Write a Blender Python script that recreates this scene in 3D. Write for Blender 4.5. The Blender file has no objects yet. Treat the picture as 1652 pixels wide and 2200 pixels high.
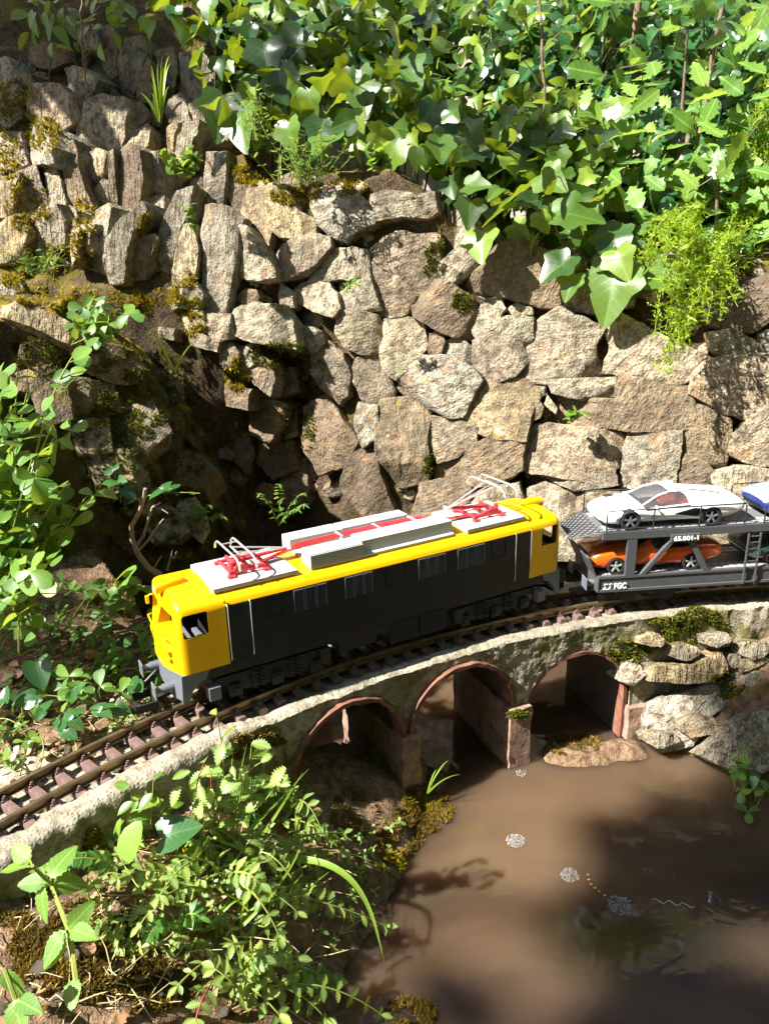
import bpy, bmesh, math, random
import numpy as np
from math import sin, cos, radians, degrees, pi, sqrt, atan2
from mathutils import Vector, Matrix, Quaternion
from mathutils.bvhtree import BVHTree

SC = bpy.context.scene
COL = SC.collection
random.seed(7)
rng = np.random.default_rng(11)

# ------------------------------------------------------------------ camera
F_PX, PITCH, ROLL, YAW = 1671.45, 0.331, -0.0222, 0.5207
CAM = np.array([0.27138, -0.91161, 0.5389])
FW = np.array([0, cos(PITCH), -sin(PITCH)])
_rt = np.array([1.0, 0, 0]); _up = np.cross(_rt, FW)
RT = cos(ROLL) * _rt + sin(ROLL) * _up
UP = -sin(ROLL) * _rt + cos(ROLL) * _up
cam_data = bpy.data.cameras.new('camera')
cam = bpy.data.objects.new('camera', cam_data); COL.objects.link(cam)
M = Matrix.Identity(4)
for i in range(3):
    M[i][0], M[i][1], M[i][2], M[i][3] = RT[i], UP[i], -FW[i], CAM[i]
cam.matrix_world = M
cam_data.sensor_fit = 'VERTICAL'; cam_data.sensor_height = 36.0
cam_data.lens = F_PX * 36.0 / 2200.0
cam_data.clip_start = 0.02; cam_data.clip_end = 200
SC.camera = cam

# ------------------------------------------------------------------ sky and sun
SUN_AZ, SUN_EL = radians(26.0), radians(45.0)      # direction the light travels in plan, height of the sun
SUN_D = np.array([cos(SUN_EL) * cos(SUN_AZ), cos(SUN_EL) * sin(SUN_AZ), -sin(SUN_EL)])
world = bpy.data.worlds.new('World'); SC.world = world; world.use_nodes = True
wn = world.node_tree.nodes; wl_ = world.node_tree.links
sky = wn.new('ShaderNodeTexSky'); sky.sky_type = 'NISHITA'; sky.sun_disc = False
sky.sun_elevation = SUN_EL
sky.sun_rotation = math.atan2(-SUN_D[0], -SUN_D[1])
wn['Background'].inputs['Strength'].default_value = 0.05
wl_.new(sky.outputs[0], wn['Background'].inputs['Color'])
sun_data = bpy.data.lights.new('sun', 'SUN'); sun_data.energy = 5.0; sun_data.angle = radians(0.53)
sun_data.color = (1.0, 0.96, 0.88)
sun = bpy.data.objects.new('sun', sun_data); COL.objects.link(sun)
sun.rotation_euler = Vector(SUN_D.tolist()).to_track_quat('-Z', 'Y').to_euler()
sun.location = (-3, -1, 5)
vs = SC.view_settings
vs.view_transform = 'Standard'; vs.look = 'None'; vs.gamma = 1.0; vs.use_curve_mapping = False
vs.exposure = 1.85
SC.cycles.use_adaptive_sampling = True; SC.cycles.adaptive_threshold = 0.03; SC.cycles.max_bounces = 4; SC.cycles.diffuse_bounces = 2; SC.cycles.glossy_bounces = 3; SC.cycles.transmission_bounces = 5; SC.cycles.transparent_max_bounces = 8

# ------------------------------------------------------------------ geometry helpers
def ray(x, y):
    return FW + (x - 826) / F_PX * RT + (1100 - y) / F_PX * UP
def atz(x, y, z):
    d = ray(x, y); return CAM + d * (z - CAM[2]) / d[2]
def aty(x, y, Y):
    d = ray(x, y); return CAM + d * (Y - CAM[1]) / d[1]
def onplane(x, y, p0, n):
    d = ray(x, y); return CAM + d * (((p0 - CAM) @ n) / (d @ n))
def toscreen(P):
    d = np.asarray(P) - CAM; w = d @ FW
    return 826 + F_PX * (d @ RT) / w, 1100 - F_PX * (d @ UP) / w

_perm = np.random.default_rng(3).permutation(256); _perm = np.concatenate([_perm, _perm, _perm])
_grad = np.random.default_rng(4).normal(size=(256, 3)); _grad /= np.linalg.norm(_grad, axis=1)[:, None]
def noise3(P, scale=1.0, off=0.0):
    P = np.asarray(P, float) * scale + off
    i = np.floor(P).astype(int); f = P - i; i &= 255
    u = f * f * f * (f * (f * 6 - 15) + 10)
    def g(dx, dy, dz):
        h = _perm[_perm[_perm[(i[..., 0] + dx) & 255] + ((i[..., 1] + dy) & 255)] + ((i[..., 2] + dz) & 255)] & 255
        return (_grad[h] * (f - np.array([dx, dy, dz]))).sum(-1)
    def L(a, b, t): return a + (b - a) * t
    x0 = L(L(g(0,0,0), g(1,0,0), u[...,0]), L(g(0,1,0), g(1,1,0), u[...,0]), u[...,1])
    x1 = L(L(g(0,0,1), g(1,0,1), u[...,0]), L(g(0,1,1), g(1,1,1), u[...,0]), u[...,1])
    return L(x0, x1, u[...,2])
def fbm(P, scale, oct=4, off=0.0, ridged=False):
    s = 0; a = 1.0; t = 0
    for k in range(oct):
        n = noise3(P, scale * 2.03 ** k, off + 17.3 * k)
        if ridged: n = 0.5 - abs(n) * 1.6
        s = s + a * n; t += a; a *= 0.5
    return s / t
def sstep(a, b, x):
    t = np.clip((np.asarray(x, float) - a) / (b - a), 0, 1); return t * t * (3 - 2 * t)

class MB:
    def __init__(s): s.v = []; s.f = []
    def add(s, vs, fs):
        o = len(s.v); s.v += [tuple(map(float, p)) for p in vs]; s.f += [tuple(i + o for i in f) for f in fs]; return s
    def box(s, x0, x1, y0, y1, z0, z1):
        return s.add([(x0,y0,z0),(x1,y0,z0),(x1,y1,z0),(x0,y1,z0),(x0,y0,z1),(x1,y0,z1),(x1,y1,z1),(x0,y1,z1)],
                     [(0,3,2,1),(4,5,6,7),(0,1,5,4),(1,2,6,5),(2,3,7,6),(3,0,4,7)])
    def prism(s, poly, axis, a, b):
        # poly 2-D in the plane of the other two axes, extruded along axis from a to b
        n = len(poly)
        def P(p, t): q = list(p); q.insert(axis, t); return tuple(q)
        vs = [P(p, a) for p in poly] + [P(p, b) for p in poly]
        fs = [tuple(range(n)), tuple(range(2 * n - 1, n - 1, -1))] + [(i, i + n, (i + 1) % n + n, (i + 1) % n) for i in range(n)]
        return s.add(vs, fs)
    def tube(s, pts, rad, n=6, cap=True):
        pts = [Vector(p) for p in pts]; m = len(pts)
        rad = [rad] * m if not hasattr(rad, '__len__') else rad
        vs = []; fs = []
        nrm = None
        for i, p in enumerate(pts):
            t = (pts[min(i + 1, m - 1)] - pts[max(i - 1, 0)])
            if t.length < 1e-9: t = Vector((0, 0, 1))
            t.normalize()
            if nrm is None:
                nrm = t.orthogonal().normalized()
            else:
                nrm = (nrm - t * nrm.dot(t))
                nrm = nrm.normalized() if nrm.length > 1e-6 else t.orthogonal().normalized()
            b = t.cross(nrm)
            for k in range(n):
                a = 2 * pi * k / n
                vs.append(p + (nrm * cos(a) + b * sin(a)) * rad[i])
        for i in range(m - 1):
            for k in range(n):
                k2 = (k + 1) % n
                fs.append((i * n + k, i * n + k2, (i + 1) * n + k2, (i + 1) * n + k))
        if cap:
            fs.append(tuple(range(n - 1, -1, -1))); fs.append(tuple((m - 1) * n + k for k in range(n)))
        return s.add(vs, fs)
    def cyl(s, p0, p1, r, n=16, r2=None):
        return s.tube([p0, p1], [r, r if r2 is None else r2], n)
    def bar(s, p0, p1, w, h, up=(0, 0, 1)):
        p0 = Vector(p0); p1 = Vector(p1); d = (p1 - p0).normalized(); up = Vector(up)
        sd = d.cross(up).normalized() * (w / 2); u = sd.cross(d).normalized() * (h / 2)
        vs = [p + a * sd + b * u for p in (p0, p1) for a, b in ((-1,-1),(1,-1),(1,1),(-1,1))]
        return s.add(vs, [(0,1,2,3),(7,6,5,4),(0,4,5,1),(1,5,6,2),(2,6,7,3),(3,7,4,0)])
    def sphere(s, c, r, nu=10, nv=6, sq=(1,1,1)):
        vs = [(c[0], c[1], c[2] + r * sq[2])]
        for j in range(1, nv):
            t = pi * j / nv
            for i in range(nu):
                a = 2 * pi * i / nu
                vs.append((c[0] + r * sq[0] * sin(t) * cos(a), c[1] + r * sq[1] * sin(t) * sin(a), c[2] + r * sq[2] * cos(t)))
        vs.append((c[0], c[1], c[2] - r * sq[2])); L = len(vs) - 1
        fs = [(0, 1 + i, 1 + (i + 1) % nu) for i in range(nu)]
        for j in range(nv - 2):
            for i in range(nu):
                a = 1 + j * nu; fs.append((a + i, a + nu + i, a + nu + (i + 1) % nu, a + (i + 1) % nu))
        a = 1 + (nv - 2) * nu
        fs += [(L, a + (i + 1) % nu, a + i) for i in range(nu)]
        return s.add(vs, fs)
    def grid(s, P, flip=False, close_u=False):
        P = np.asarray(P); n, m = P.shape[:2]; fs = []
        for i in range(n if close_u else n - 1):
            for j in range(m - 1):
                a = i * m + j; b = ((i + 1) % n) * m + j
                q = (a, b, b + 1, a + 1); fs.append(q[::-1] if flip else q)
        return s.add(P.reshape(-1, 3), fs)
    def mesh(s, name):
        me = bpy.data.meshes.new(name); me.from_pydata(s.v, [], s.f); me.update(); return me
    def build(s, name, mat, parent=None, smooth=None, bevel=0, fix=True, loc=None):
        me = s.mesh(name)
        if fix:
            bm = bmesh.new(); bm.from_mesh(me); bmesh.ops.recalc_face_normals(bm, faces=bm.faces); bm.to_mesh(me); bm.free()
        return mobj(name, me, mat, parent, smooth, bevel, loc)

def mobj(name, me, mat, parent=None, smooth=None, bevel=0, loc=None):
    o = bpy.data.objects.new(name, me); COL.objects.link(o)
    if mat is not None and len(me.materials) == 0: me.materials.append(mat)
    if smooth is not None:
        me.polygons.foreach_set('use_smooth', [True] * len(me.polygons))
        if smooth < 179: me.set_sharp_from_angle(angle=radians(smooth))
    if bevel:
        b = o.modifiers.new('bevel', 'BEVEL'); b.width = bevel; b.segments = 2; b.limit_method = 'ANGLE'; b.angle_limit = radians(40)
    if parent is not None: o.parent = parent
    if loc is not None: o.location = loc
    return o
def tag(o, label=None, cat=None, group=None, kind=None):
    if label: o['label'] = label
    if cat: o['category'] = cat
    if group: o['group'] = group
    if kind: o['kind'] = kind
    return o
def thing(name, label, cat, loc=(0, 0, 0), rotz=0, group=None):
    o = bpy.data.objects.new(name, None); COL.objects.link(o)
    o.empty_display_size = 0.02
    o.location = [float(c) for c in loc]; o.rotation_euler = (0, 0, rotz)
    return tag(o, label, cat, group)
def bvh_of(objs):
    vs = []; fs = []
    for o in objs:
        b = len(vs); mw = o.matrix_world if o.parent is None else o.matrix_basis
        vs += [mw @ v.co for v in o.data.vertices]; fs += [tuple(i + b for i in p.vertices) for p in o.data.polygons]
    return BVHTree.FromPolygons(vs, fs)
def hit_px(bvh, x, y):
    d = ray(x, y); h = bvh.ray_cast(Vector(CAM.tolist()), Vector(d.tolist()).normalized())
    return (None, None) if h[0] is None else (np.array(h[0]), np.array(h[1]))
def inpoly(x, y, poly):
    c = False; n = len(poly); j = n - 1
    for i in range(n):
        xi, yi = poly[i]; xj, yj = poly[j]
        if (yi > y) != (yj > y) and x < (xj - xi) * (y - yi) / (yj - yi + 1e-12) + xi: c = not c
        j = i
    return c

# ------------------------------------------------------------------ materials
class NT:
    def __init__(s, name):
        s.m = bpy.data.materials.new(name); s.m.use_nodes = True
        s.n = s.m.node_tree.nodes; s.l = s.m.node_tree.links
        s.b = s.n['Principled BSDF']; s.o = s.n['Material Output']
    def new(s, t, **kw):
        n = s.n.new('ShaderNode' + t)
        for k, v in kw.items():
            if k in n.inputs: s.set(n.inputs[k], v)
            else: setattr(n, k, v)
        return n
    def set(s, inp, v):
        if hasattr(v, 'is_output'): s.l.new(v, inp)
        elif hasattr(inp.default_value, '__len__') and hasattr(v, '__len__') and len(v) == 3 and len(inp.default_value) == 4: inp.default_value = (*v, 1)
        else: inp.default_value = v
    def coords(s, kind='Object'): return s.new('TexCoord').outputs[kind]
    def noise(s, vec, scale, detail=4, rough=0.55, dist=0.0, w=None):
        n = s.n.new('ShaderNodeTexNoise')
        if w is not None: n.noise_dimensions = '4D'; s.set(n.inputs['W'], w)
        s.set(n.inputs['Vector'], vec); n.inputs['Scale'].default_value = scale; n.inputs['Detail'].default_value = detail
        n.inputs['Roughness'].default_value = rough; n.inputs['Distortion'].default_value = dist
        return n.outputs['Fac']
    def vor(s, vec, scale, out='Distance', rand=1.0):
        n = s.n.new('ShaderNodeTexVoronoi'); s.set(n.inputs['Vector'], vec); n.inputs['Scale'].default_value = scale
        n.inputs['Randomness'].default_value = rand; return n.outputs[out]
    def ramp(s, fac, stops, interp='LINEAR'):
        n = s.n.new('ShaderNodeValToRGB'); s.set(n.inputs[0], fac); cr = n.color_ramp; cr.interpolation = interp
        while len(cr.elements) < len(stops): cr.elements.new(0.5)
        for e, (p, c) in zip(cr.elements, stops):
            e.position = p; e.color = (*c, 1) if hasattr(c, '__len__') else (c, c, c, 1)
        return n.outputs[0]
    def mix(s, fac, a, b, mode='MIX'):
        n = s.n.new('ShaderNodeMix'); n.data_type = 'RGBA'; n.blend_type = mode
        s.set(n.inputs[0], fac); s.set(n.inputs[6], a); s.set(n.inputs[7], b); return n.outputs[2]
    def math(s, op, a, b=0.0, clamp=False):
        n = s.n.new('ShaderNodeMath'); n.operation = op; n.use_clamp = clamp; s.set(n.inputs[0], a); s.set(n.inputs[1], b); return n.outputs[0]
    def rnd(s): return s.new('ObjectInfo').outputs['Random']
    def bump(s, h, strength=0.5, dist=0.01, prev=None):
        n = s.n.new('ShaderNodeBump'); s.set(n.inputs['Height'], h); n.inputs['Strength'].default_value = strength
        n.inputs['Distance'].default_value = dist
        if prev is not None: s.l.new(prev, n.inputs['Normal'])
        s.l.new(n.outputs[0], s.b.inputs['Normal']); return n.outputs[0]
    def P(s, **kw):
        mp = dict(col='Base Color', rough='Roughness', metal='Metallic', spec='Specular IOR Level', coat='Coat Weight', coatr='Coat Roughness',
                  trans='Transmission Weight', ior='IOR', sss='Subsurface Weight', alpha='Alpha', emit='Emission Color', emits='Emission Strength')
        for k, v in kw.items(): s.set(s.b.inputs[mp[k]], v)
        return s

def simple(name, col, rough=0.5, metal=0.0, var=0.12, bump=0.0, spec=0.5, coat=0.0, scale=60):
    t = NT(name); v = t.coords(); nz = t.noise(v, scale, 4)
    c = t.mix(t.ramp(nz, [(0.3, 0.0), (0.7, 1.0)]), tuple(x * (1 - var) for x in col), tuple(min(1, x * (1 + var)) for x in col))
    t.P(col=c, rough=t.math('ADD', t.math('MULTIPLY', nz, 0.2), max(0.0, rough - 0.1)), metal=metal, spec=spec, coat=coat)
    if bump: t.bump(t.noise(v, scale * 4, 3), bump, 0.002)
    return t.m

def stone_mat(name, palette, moss=0.35, lichen=0.55, val=1.0, vert=False):
    t = NT(name); r = t.rnd()
    cmb = t.new('CombineXYZ', X=t.math('MULTIPLY', r, 91.0), Y=t.math('MULTIPLY', r, 57.0), Z=t.math('MULTIPLY', r, 23.0))
    va = t.new('VectorMath', operation='ADD'); t.l.new(t.coords(), va.inputs[0]); t.l.new(cmb.outputs[0], va.inputs[1]); v = va.outputs[0]
    base = t.ramp(r, [(i / max(1, len(palette) - 1), tuple(c * val for c in p)) for i, p in enumerate(palette)])
    n1 = t.noise(v, 11, 3, 0.6, 0.4); n2 = t.noise(v, 52, 4, 0.68); n3 = t.noise(v, 230, 2, 0.6); n4 = t.noise(v, 22, 4, 0.65, 0.5)
    c = t.mix(t.ramp(n1, [(0.32, 0.0), (0.68, 1.0)]), t.mix(1.0, base, (0.62, 0.60, 0.58), 'MULTIPLY'), t.mix(1.0, base, (1.22, 1.18, 1.08), 'MULTIPLY'))
    c = t.mix(t.ramp(n2, [(0.40, 0.80), (0.54, 0.0)]), c, (0.11 * val, 0.08 * val, 0.052 * val))
    c = t.mix(t.ramp(n4, [(0.57, 0.0), (0.68, 0.6)]), c, (0.36 * val, 0.21 * val, 0.10 * val))
    c = t.mix(t.ramp(n3, [(0.36, 0.5), (0.60, 0.0)]), c, (0.08, 0.06, 0.04))
    lm = t.math('MULTIPLY', t.ramp(t.math('ADD', t.vor(v, 20), t.math('MULTIPLY', n3, 0.25)), [(0.27, 1.0), (0.33, 0.0)]), t.ramp(n1, [(lichen, 0.0), (lichen + 0.04, 1.0)]))
    c = t.mix(lm, c, t.mix(t.math('GREATER_THAN', n2, 0.5), (0.50, 0.28, 0.03), (0.52, 0.50, 0.43)))
    nz = t.new('SeparateXYZ', Vector=t.new('NewGeometry').outputs['Normal']).outputs['Z']
    mm = t.math('ADD', t.math('ADD', t.math('MULTIPLY', n4, -0.6), t.math('MULTIPLY', n2, 0.5)), t.math('ADD', t.math('MULTIPLY', nz, 0.20), 0.53))
    mf = t.ramp(mm, [(0.80 - moss * 0.5, 0.0), (0.87 - moss * 0.5, 1.0)])
    c = t.mix(mf, c, t.mix(n3, (0.045, 0.045, 0.008), (0.26, 0.20, 0.02)))
    t.P(col=c, rough=0.88, spec=0.2)
    vr = t.new('VectorRotate', Vector=v); vr.rotation_type = 'AXIS_ANGLE'; vr.inputs['Axis'].default_value = (0, 1, 0.2); t.set(vr.inputs['Angle'], t.math('MULTIPLY', r, 37.0))
    sv = t.new('Mapping', Vector=vr.outputs[0]); sv.inputs['Scale'].default_value = (1.0, 1.0, 4.5)
    if vert:
        sv = t.new('Mapping', Vector=v); sv.inputs['Scale'].default_value = (4.2, 1.5, 0.55); sv.inputs['Rotation'].default_value = (0, 0.12, 0)
    h = t.math('ADD', t.math('ADD', n2, t.math('MULTIPLY', n3, 0.4)), t.math('MULTIPLY', t.noise(sv.outputs[0], 20, 4, 0.65), 2.2 if vert else 0.9))
    t.bump(h, 1.0, 0.009)
    return t.m

def earth_mat(name, dark, light, moss, mossamt=0.5, litter=True, scale=1.0, ymoss=0.0):
    t = NT(name); v = t.coords()
    n1 = t.noise(v, 9 * scale, 6, 0.65, 0.5); n2 = t.noise(v, 70 * scale, 6, 0.7); n3 = t.noise(v, 300 * scale, 3)
    c = t.mix(t.ramp(n2, [(0.35, 0.0), (0.65, 1.0)]), dark, light)
    if litter:
        c = t.mix(t.ramp(t.vor(v, 140 * scale), [(0.12, 0.7), (0.22, 0.0)]), c, (0.30, 0.21, 0.13))
    mf = t.ramp(t.math('ADD', t.math('MULTIPLY', n1, 0.75), t.math('MULTIPLY', n2, 0.25)), [(0.62 - mossamt * 0.25, 0.0), (0.70 - mossamt * 0.25, 1.0)])
    c = t.mix(mf, c, t.mix(n3, tuple(x * 0.45 for x in moss), tuple(x * 1.5 for x in moss)))
    if ymoss:
        nz = t.new('SeparateXYZ', Vector=t.new('NewGeometry').outputs['Normal']).outputs['Z']
        yf = t.math('MULTIPLY', t.ramp(nz, [(0.45, 0.0), (0.75, ymoss)]), t.ramp(t.noise(v, 17, 5, 0.65, 0.4), [(0.46, 0.0), (0.58, 1.0)]))
        c = t.mix(yf, c, t.mix(t.math('ADD', t.math('MULTIPLY', n3, 0.6), t.math('MULTIPLY', n2, 0.4)), (0.08, 0.055, 0.010), (0.50, 0.36, 0.03)))
    t.P(col=c, rough=0.95, spec=0.15)
    t.bump(t.math('ADD', n2, t.math('MULTIPLY', n3, 0.5)), 1.0, 0.012)
    return t.m

def concrete_mat():
    t = NT('rough_concrete'); v = t.coords()
    n1 = t.noise(v, 7, 5, 0.6, 0.4); n2 = t.noise(v, 55, 6, 0.7); n3 = t.vor(v, 210)
    c = t.mix(t.ramp(n1, [(0.35, 0.0), (0.65, 1.0)]), (0.22, 0.20, 0.155), (0.40, 0.35, 0.27))
    c = t.mix(t.ramp(n2, [(0.40, 0.75), (0.55, 0.0)]), c, (0.14, 0.12, 0.08))
    c = t.mix(t.ramp(n3, [(0.05, 0.55), (0.35, 0.0)]), c, (0.12, 0.10, 0.075))
    nz = t.new('SeparateXYZ', Vector=t.new('NewGeometry').outputs['Normal']).outputs['Z']
    side = t.ramp(nz, [(0.25, 1.0), (0.7, 0.0)])
    mf = t.math('MULTIPLY', t.ramp(t.noise(v, 16, 6, 0.7, 0.5), [(0.47, 0.0), (0.58, 0.85)]), t.math('ADD', t.math('MULTIPLY', side, 0.9), 0.06))
    c = t.mix(mf, c, t.mix(t.noise(v, 150, 3), (0.05, 0.05, 0.012), (0.19, 0.165, 0.03)))
    t.P(col=c, rough=0.92, spec=0.2)
    t.bump(t.math('ADD', t.math('MULTIPLY', t.ramp(n3, [(0.0, 1.0), (0.5, 0.0)]), 0.4), n2), 0.55, 0.005)
    return t.m

def leaf_mat(name, cols, trans, tw=0.38, rough=0.32, vein=0.0, spec=0.5, spots=0.0):
    t = NT(name); r = t.math('FRACT', t.math('ADD', t.rnd(), t.new('NewGeometry').outputs['Random Per Island']))
    v = t.coords('Generated')
    c = t.ramp(r, [(i / max(1, len(cols) - 1), x) for i, x in enumerate(cols)])
    ob = t.coords('Object')
    if vein:
        sx = t.new('SeparateXYZ', Vector=ob)
        ax = t.math('ABSOLUTE', sx.outputs['X']); mid = t.ramp(ax, [(0.012, 1.0), (0.03, 0.0)])
        wv = t.math('SINE', t.math('MULTIPLY', t.math('SUBTRACT', sx.outputs['Y'], t.math('MULTIPLY', ax, 0.8)), 42.0))
        vs_ = t.math('MAXIMUM', mid, t.ramp(wv, [(0.90, 0.0), (1.0, 0.7)]))
        c = t.mix(t.math('MULTIPLY', vs_, vein), c, tuple(min(1, x * 2.2 + 0.04) for x in cols[-1]))
        t.bump(vs_, 0.08, 0.02)
    if spots: c = t.mix(t.math('MULTIPLY', t.ramp(t.noise(ob, 9, 3), [(0.66, 0.0), (0.7, 1.0)]), spots), c, (0.22, 0.10, 0.02))
    t.P(col=c, rough=rough, spec=spec)
    tr = t.new('BsdfTranslucent', Color=t.mix(r, trans, tuple(x * 0.75 for x in trans)))
    mx = t.new('MixShader'); mx.inputs[0].default_value = tw
    t.l.new(t.b.outputs[0], mx.inputs[1]); t.l.new(tr.outputs[0], mx.inputs[2]); t.l.new(mx.outputs[0], t.o.inputs['Surface'])
    return t.m

def moss_mat(name, a, b):
    t = NT(name); r = t.new('NewGeometry').outputs['Random Per Island']; v = t.coords()
    c = t.mix(r, a, b); c = t.mix(t.ramp(t.noise(v, 25, 4), [(0.4, 0.0), (0.6, 0.6)]), c, tuple(x * 0.4 for x in a))
    t.P(col=c, rough=0.8, spec=0.2)
    tr = t.new('BsdfTranslucent', Color=t.mix(r, a, b)); mx = t.new('MixShader'); mx.inputs[0].default_value = 0.3
    t.l.new(t.b.outputs[0], mx.inputs[1]); t.l.new(tr.outputs[0], mx.inputs[2]); t.l.new(mx.outputs[0], t.o.inputs['Surface'])
    return t.m

PAL = [(0.42,0.37,0.26), (0.35,0.34,0.29), (0.24,0.18,0.12), (0.39,0.385,0.30), (0.42,0.34,0.25), (0.30,0.27,0.21), (0.46,0.42,0.33), (0.21,0.165,0.12), (0.44,0.36,0.21), (0.40,0.37,0.30), (0.28,0.235,0.17)]
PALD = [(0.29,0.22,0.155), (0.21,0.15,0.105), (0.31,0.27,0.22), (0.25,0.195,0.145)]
M = {}
M['stone'] = stone_mat('wall_stone', PAL, moss=0.14, lichen=0.60)
M['slab'] = stone_mat('rockery_stone', PAL, moss=0.24, lichen=0.62, vert=True)
M['stone_dark'] = stone_mat('dark_mossy_stone', PALD, moss=0.34, lichen=0.9)  # darker brown palette with more moss
M['stone_grey'] = stone_mat('pale_grey_rock', [(0.42,0.39,0.33), (0.46,0.43,0.37)], moss=0.06, lichen=0.9, val=1.05)
M['mortar'] = earth_mat('wall_joint_earth', (0.04,0.028,0.018), (0.13,0.09,0.056), (0.10,0.085,0.014), 0.45, ymoss=0.5)
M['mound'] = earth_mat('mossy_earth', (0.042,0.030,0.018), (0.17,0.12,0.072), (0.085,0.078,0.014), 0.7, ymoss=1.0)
M['ground'] = earth_mat('garden_earth', (0.10,0.055,0.030), (0.36,0.24,0.15), (0.19,0.14,0.02), 0.28)
M['bed'] = earth_mat('planting_bed', (0.03,0.02,0.012), (0.11,0.075,0.045), (0.05,0.05,0.012), 0.3)
M['concrete'] = concrete_mat()
M['terracotta'] = simple('terracotta', (0.17,0.07,0.042), 0.85, var=0.5, bump=0.5, scale=40)
M['barrel'] = simple('shade_dark_concrete', (0.060,0.048,0.038), 0.8, var=0.4, bump=0.5, scale=50)  # dark colour stands in for the shade inside the arches
M['brick'] = simple('worn_brick', (0.24,0.15,0.11), 0.9, var=0.5, bump=0.9, scale=55)
M['sleeper'] = simple('brown_plastic_sleeper', (0.14,0.085,0.075), 0.55, var=0.25, bump=0.5, scale=90)
M['rail'] = simple('brass_rail', (0.20,0.145,0.085), 0.35, metal=0.7, var=0.3, scale=45)
M['yellow'] = simple('yellow_paint', (0.80,0.42,0.0), 0.38, var=0.06, spec=0.4, scale=14)
M['loco_dark'] = simple('dark_slate_paint', (0.016,0.0195,0.020), 0.5, var=0.15, spec=0.3)
M['loco_grey'] = simple('grey_skirt_paint', (0.11,0.12,0.14), 0.45, var=0.06)
M['loco_black'] = simple('black_underframe', (0.012,0.012,0.013), 0.6, var=0.15)
M['louvre'] = simple('blue_black_louvre', (0.010,0.012,0.017), 0.5, var=0.06, spec=0.3)
M['cab_inside'] = simple('cab_inside_shade', (0.05,0.04,0.02), 0.7)  # inner cab faces coloured dark in place of the shade inside
M['louvre_edge'] = simple('grey_louvre_edge', (0.12,0.125,0.14), 0.5)  # pale grey strips along the top and sides of each louvre
M['roof_white'] = simple('pale_grey_roof_paint', (0.46,0.46,0.445), 0.6, var=0.03)
M['red'] = simple('red_pantograph_paint', (0.62,0.035,0.05), 0.45, var=0.05)
M['chrome'] = simple('bare_metal', (0.80,0.80,0.80), 0.32, metal=0.75, var=0.08)
M['wagon'] = simple('graphite_wagon_plastic', (0.060,0.063,0.068), 0.5, var=0.10)
M['wagon_deck'] = simple('grey_wagon_deck', (0.13,0.13,0.135), 0.55, var=0.08)
M['wire'] = simple('black_wire', (0.02,0.02,0.022), 0.5)
M['lettering'] = simple('white_lettering', (0.8,0.8,0.8), 0.5, var=0.02)
M['car_white'] = simple('white_car_paint', (0.80,0.80,0.80), 0.2, var=0.01, coat=0.6)
M['car_orange'] = simple('orange_car_paint', (0.72,0.10,0.008), 0.2, var=0.02, coat=0.8)
M['car_blue'] = simple('silver_blue_car_paint', (0.20,0.24,0.32), 0.22, var=0.02, coat=0.6)
M['car_blue2'] = simple('deep_blue_paint', (0.015,0.03,0.16), 0.25, var=0.02, coat=0.6)
M['car_dark'] = simple('dark_green_car_paint', (0.02,0.05,0.035), 0.25, var=0.02, coat=0.6)
M['tyre'] = simple('rubber_tyre', (0.018,0.018,0.018), 0.7)
M['trim'] = simple('black_trim', (0.012,0.012,0.013), 0.35)
M['seat_red'] = simple('red_leather', (0.55,0.03,0.04), 0.5, var=0.05)
M['stucco'] = simple('pale_stucco', (0.62,0.52,0.42), 0.9, var=0.18, bump=0.6, scale=30)
M['bark'] = simple('brown_bark', (0.16,0.11,0.07), 0.9, var=0.35, bump=0.8, scale=60)
M['twig'] = simple('dead_twig', (0.26,0.20,0.16), 0.85, var=0.3, bump=0.4, scale=90)
M['stem'] = simple('green_stem', (0.22,0.26,0.05), 0.5, var=0.2)
M['stem_red'] = simple('reddish_stem', (0.30,0.06,0.03), 0.5, var=0.25)
M['straw'] = simple('dry_straw', (0.48,0.38,0.20), 0.7, var=0.25)
M['snail'] = simple('snail_shell', (0.40,0.16,0.06), 0.4, var=0.4, scale=150)
g = NT('tinted_glass'); g.P(col=(0.55,0.55,0.56), rough=0.04, trans=0.92, ior=1.08, spec=0.5); M['glass'] = g.m
M['ivy'] = leaf_mat('ivy_leaf', [(0.012,0.038,0.012), (0.022,0.065,0.014), (0.07,0.14,0.018), (0.18,0.26,0.03)], (0.36,0.45,0.02), 0.30, 0.36, vein=0.10, spec=0.55)
M['shrub'] = leaf_mat('shrub_leaf', [(0.06,0.14,0.02), (0.12,0.22,0.03), (0.20,0.30,0.04)], (0.45,0.55,0.05), 0.38, 0.35, vein=0.15)
M['oak'] = leaf_mat('oak_leaf', [(0.06,0.15,0.025), (0.11,0.22,0.035), (0.19,0.32,0.05)], (0.42,0.58,0.07), 0.4, 0.4, vein=0.35)
M['clover'] = leaf_mat('rounded_leaf', [(0.05,0.14,0.03), (0.09,0.20,0.035), (0.17,0.28,0.04)], (0.40,0.52,0.05), 0.36, 0.4, vein=0.1, spots=0.15)
M['burnet'] = leaf_mat('toothed_leaflet', [(0.10,0.19,0.045), (0.19,0.29,0.06), (0.30,0.38,0.08)], (0.50,0.58,0.08), 0.40, 0.45, vein=0.3)
M['nettle'] = leaf_mat('hairy_leaf', [(0.09,0.20,0.035), (0.15,0.28,0.04)], (0.45,0.55,0.06), 0.36, 0.55, vein=0.45)
M['arum'] = leaf_mat('glossy_dark_leaf', [(0.025,0.085,0.025), (0.04,0.12,0.03)], (0.22,0.38,0.04), 0.25, 0.25, vein=0.25, spec=0.6)
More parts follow.
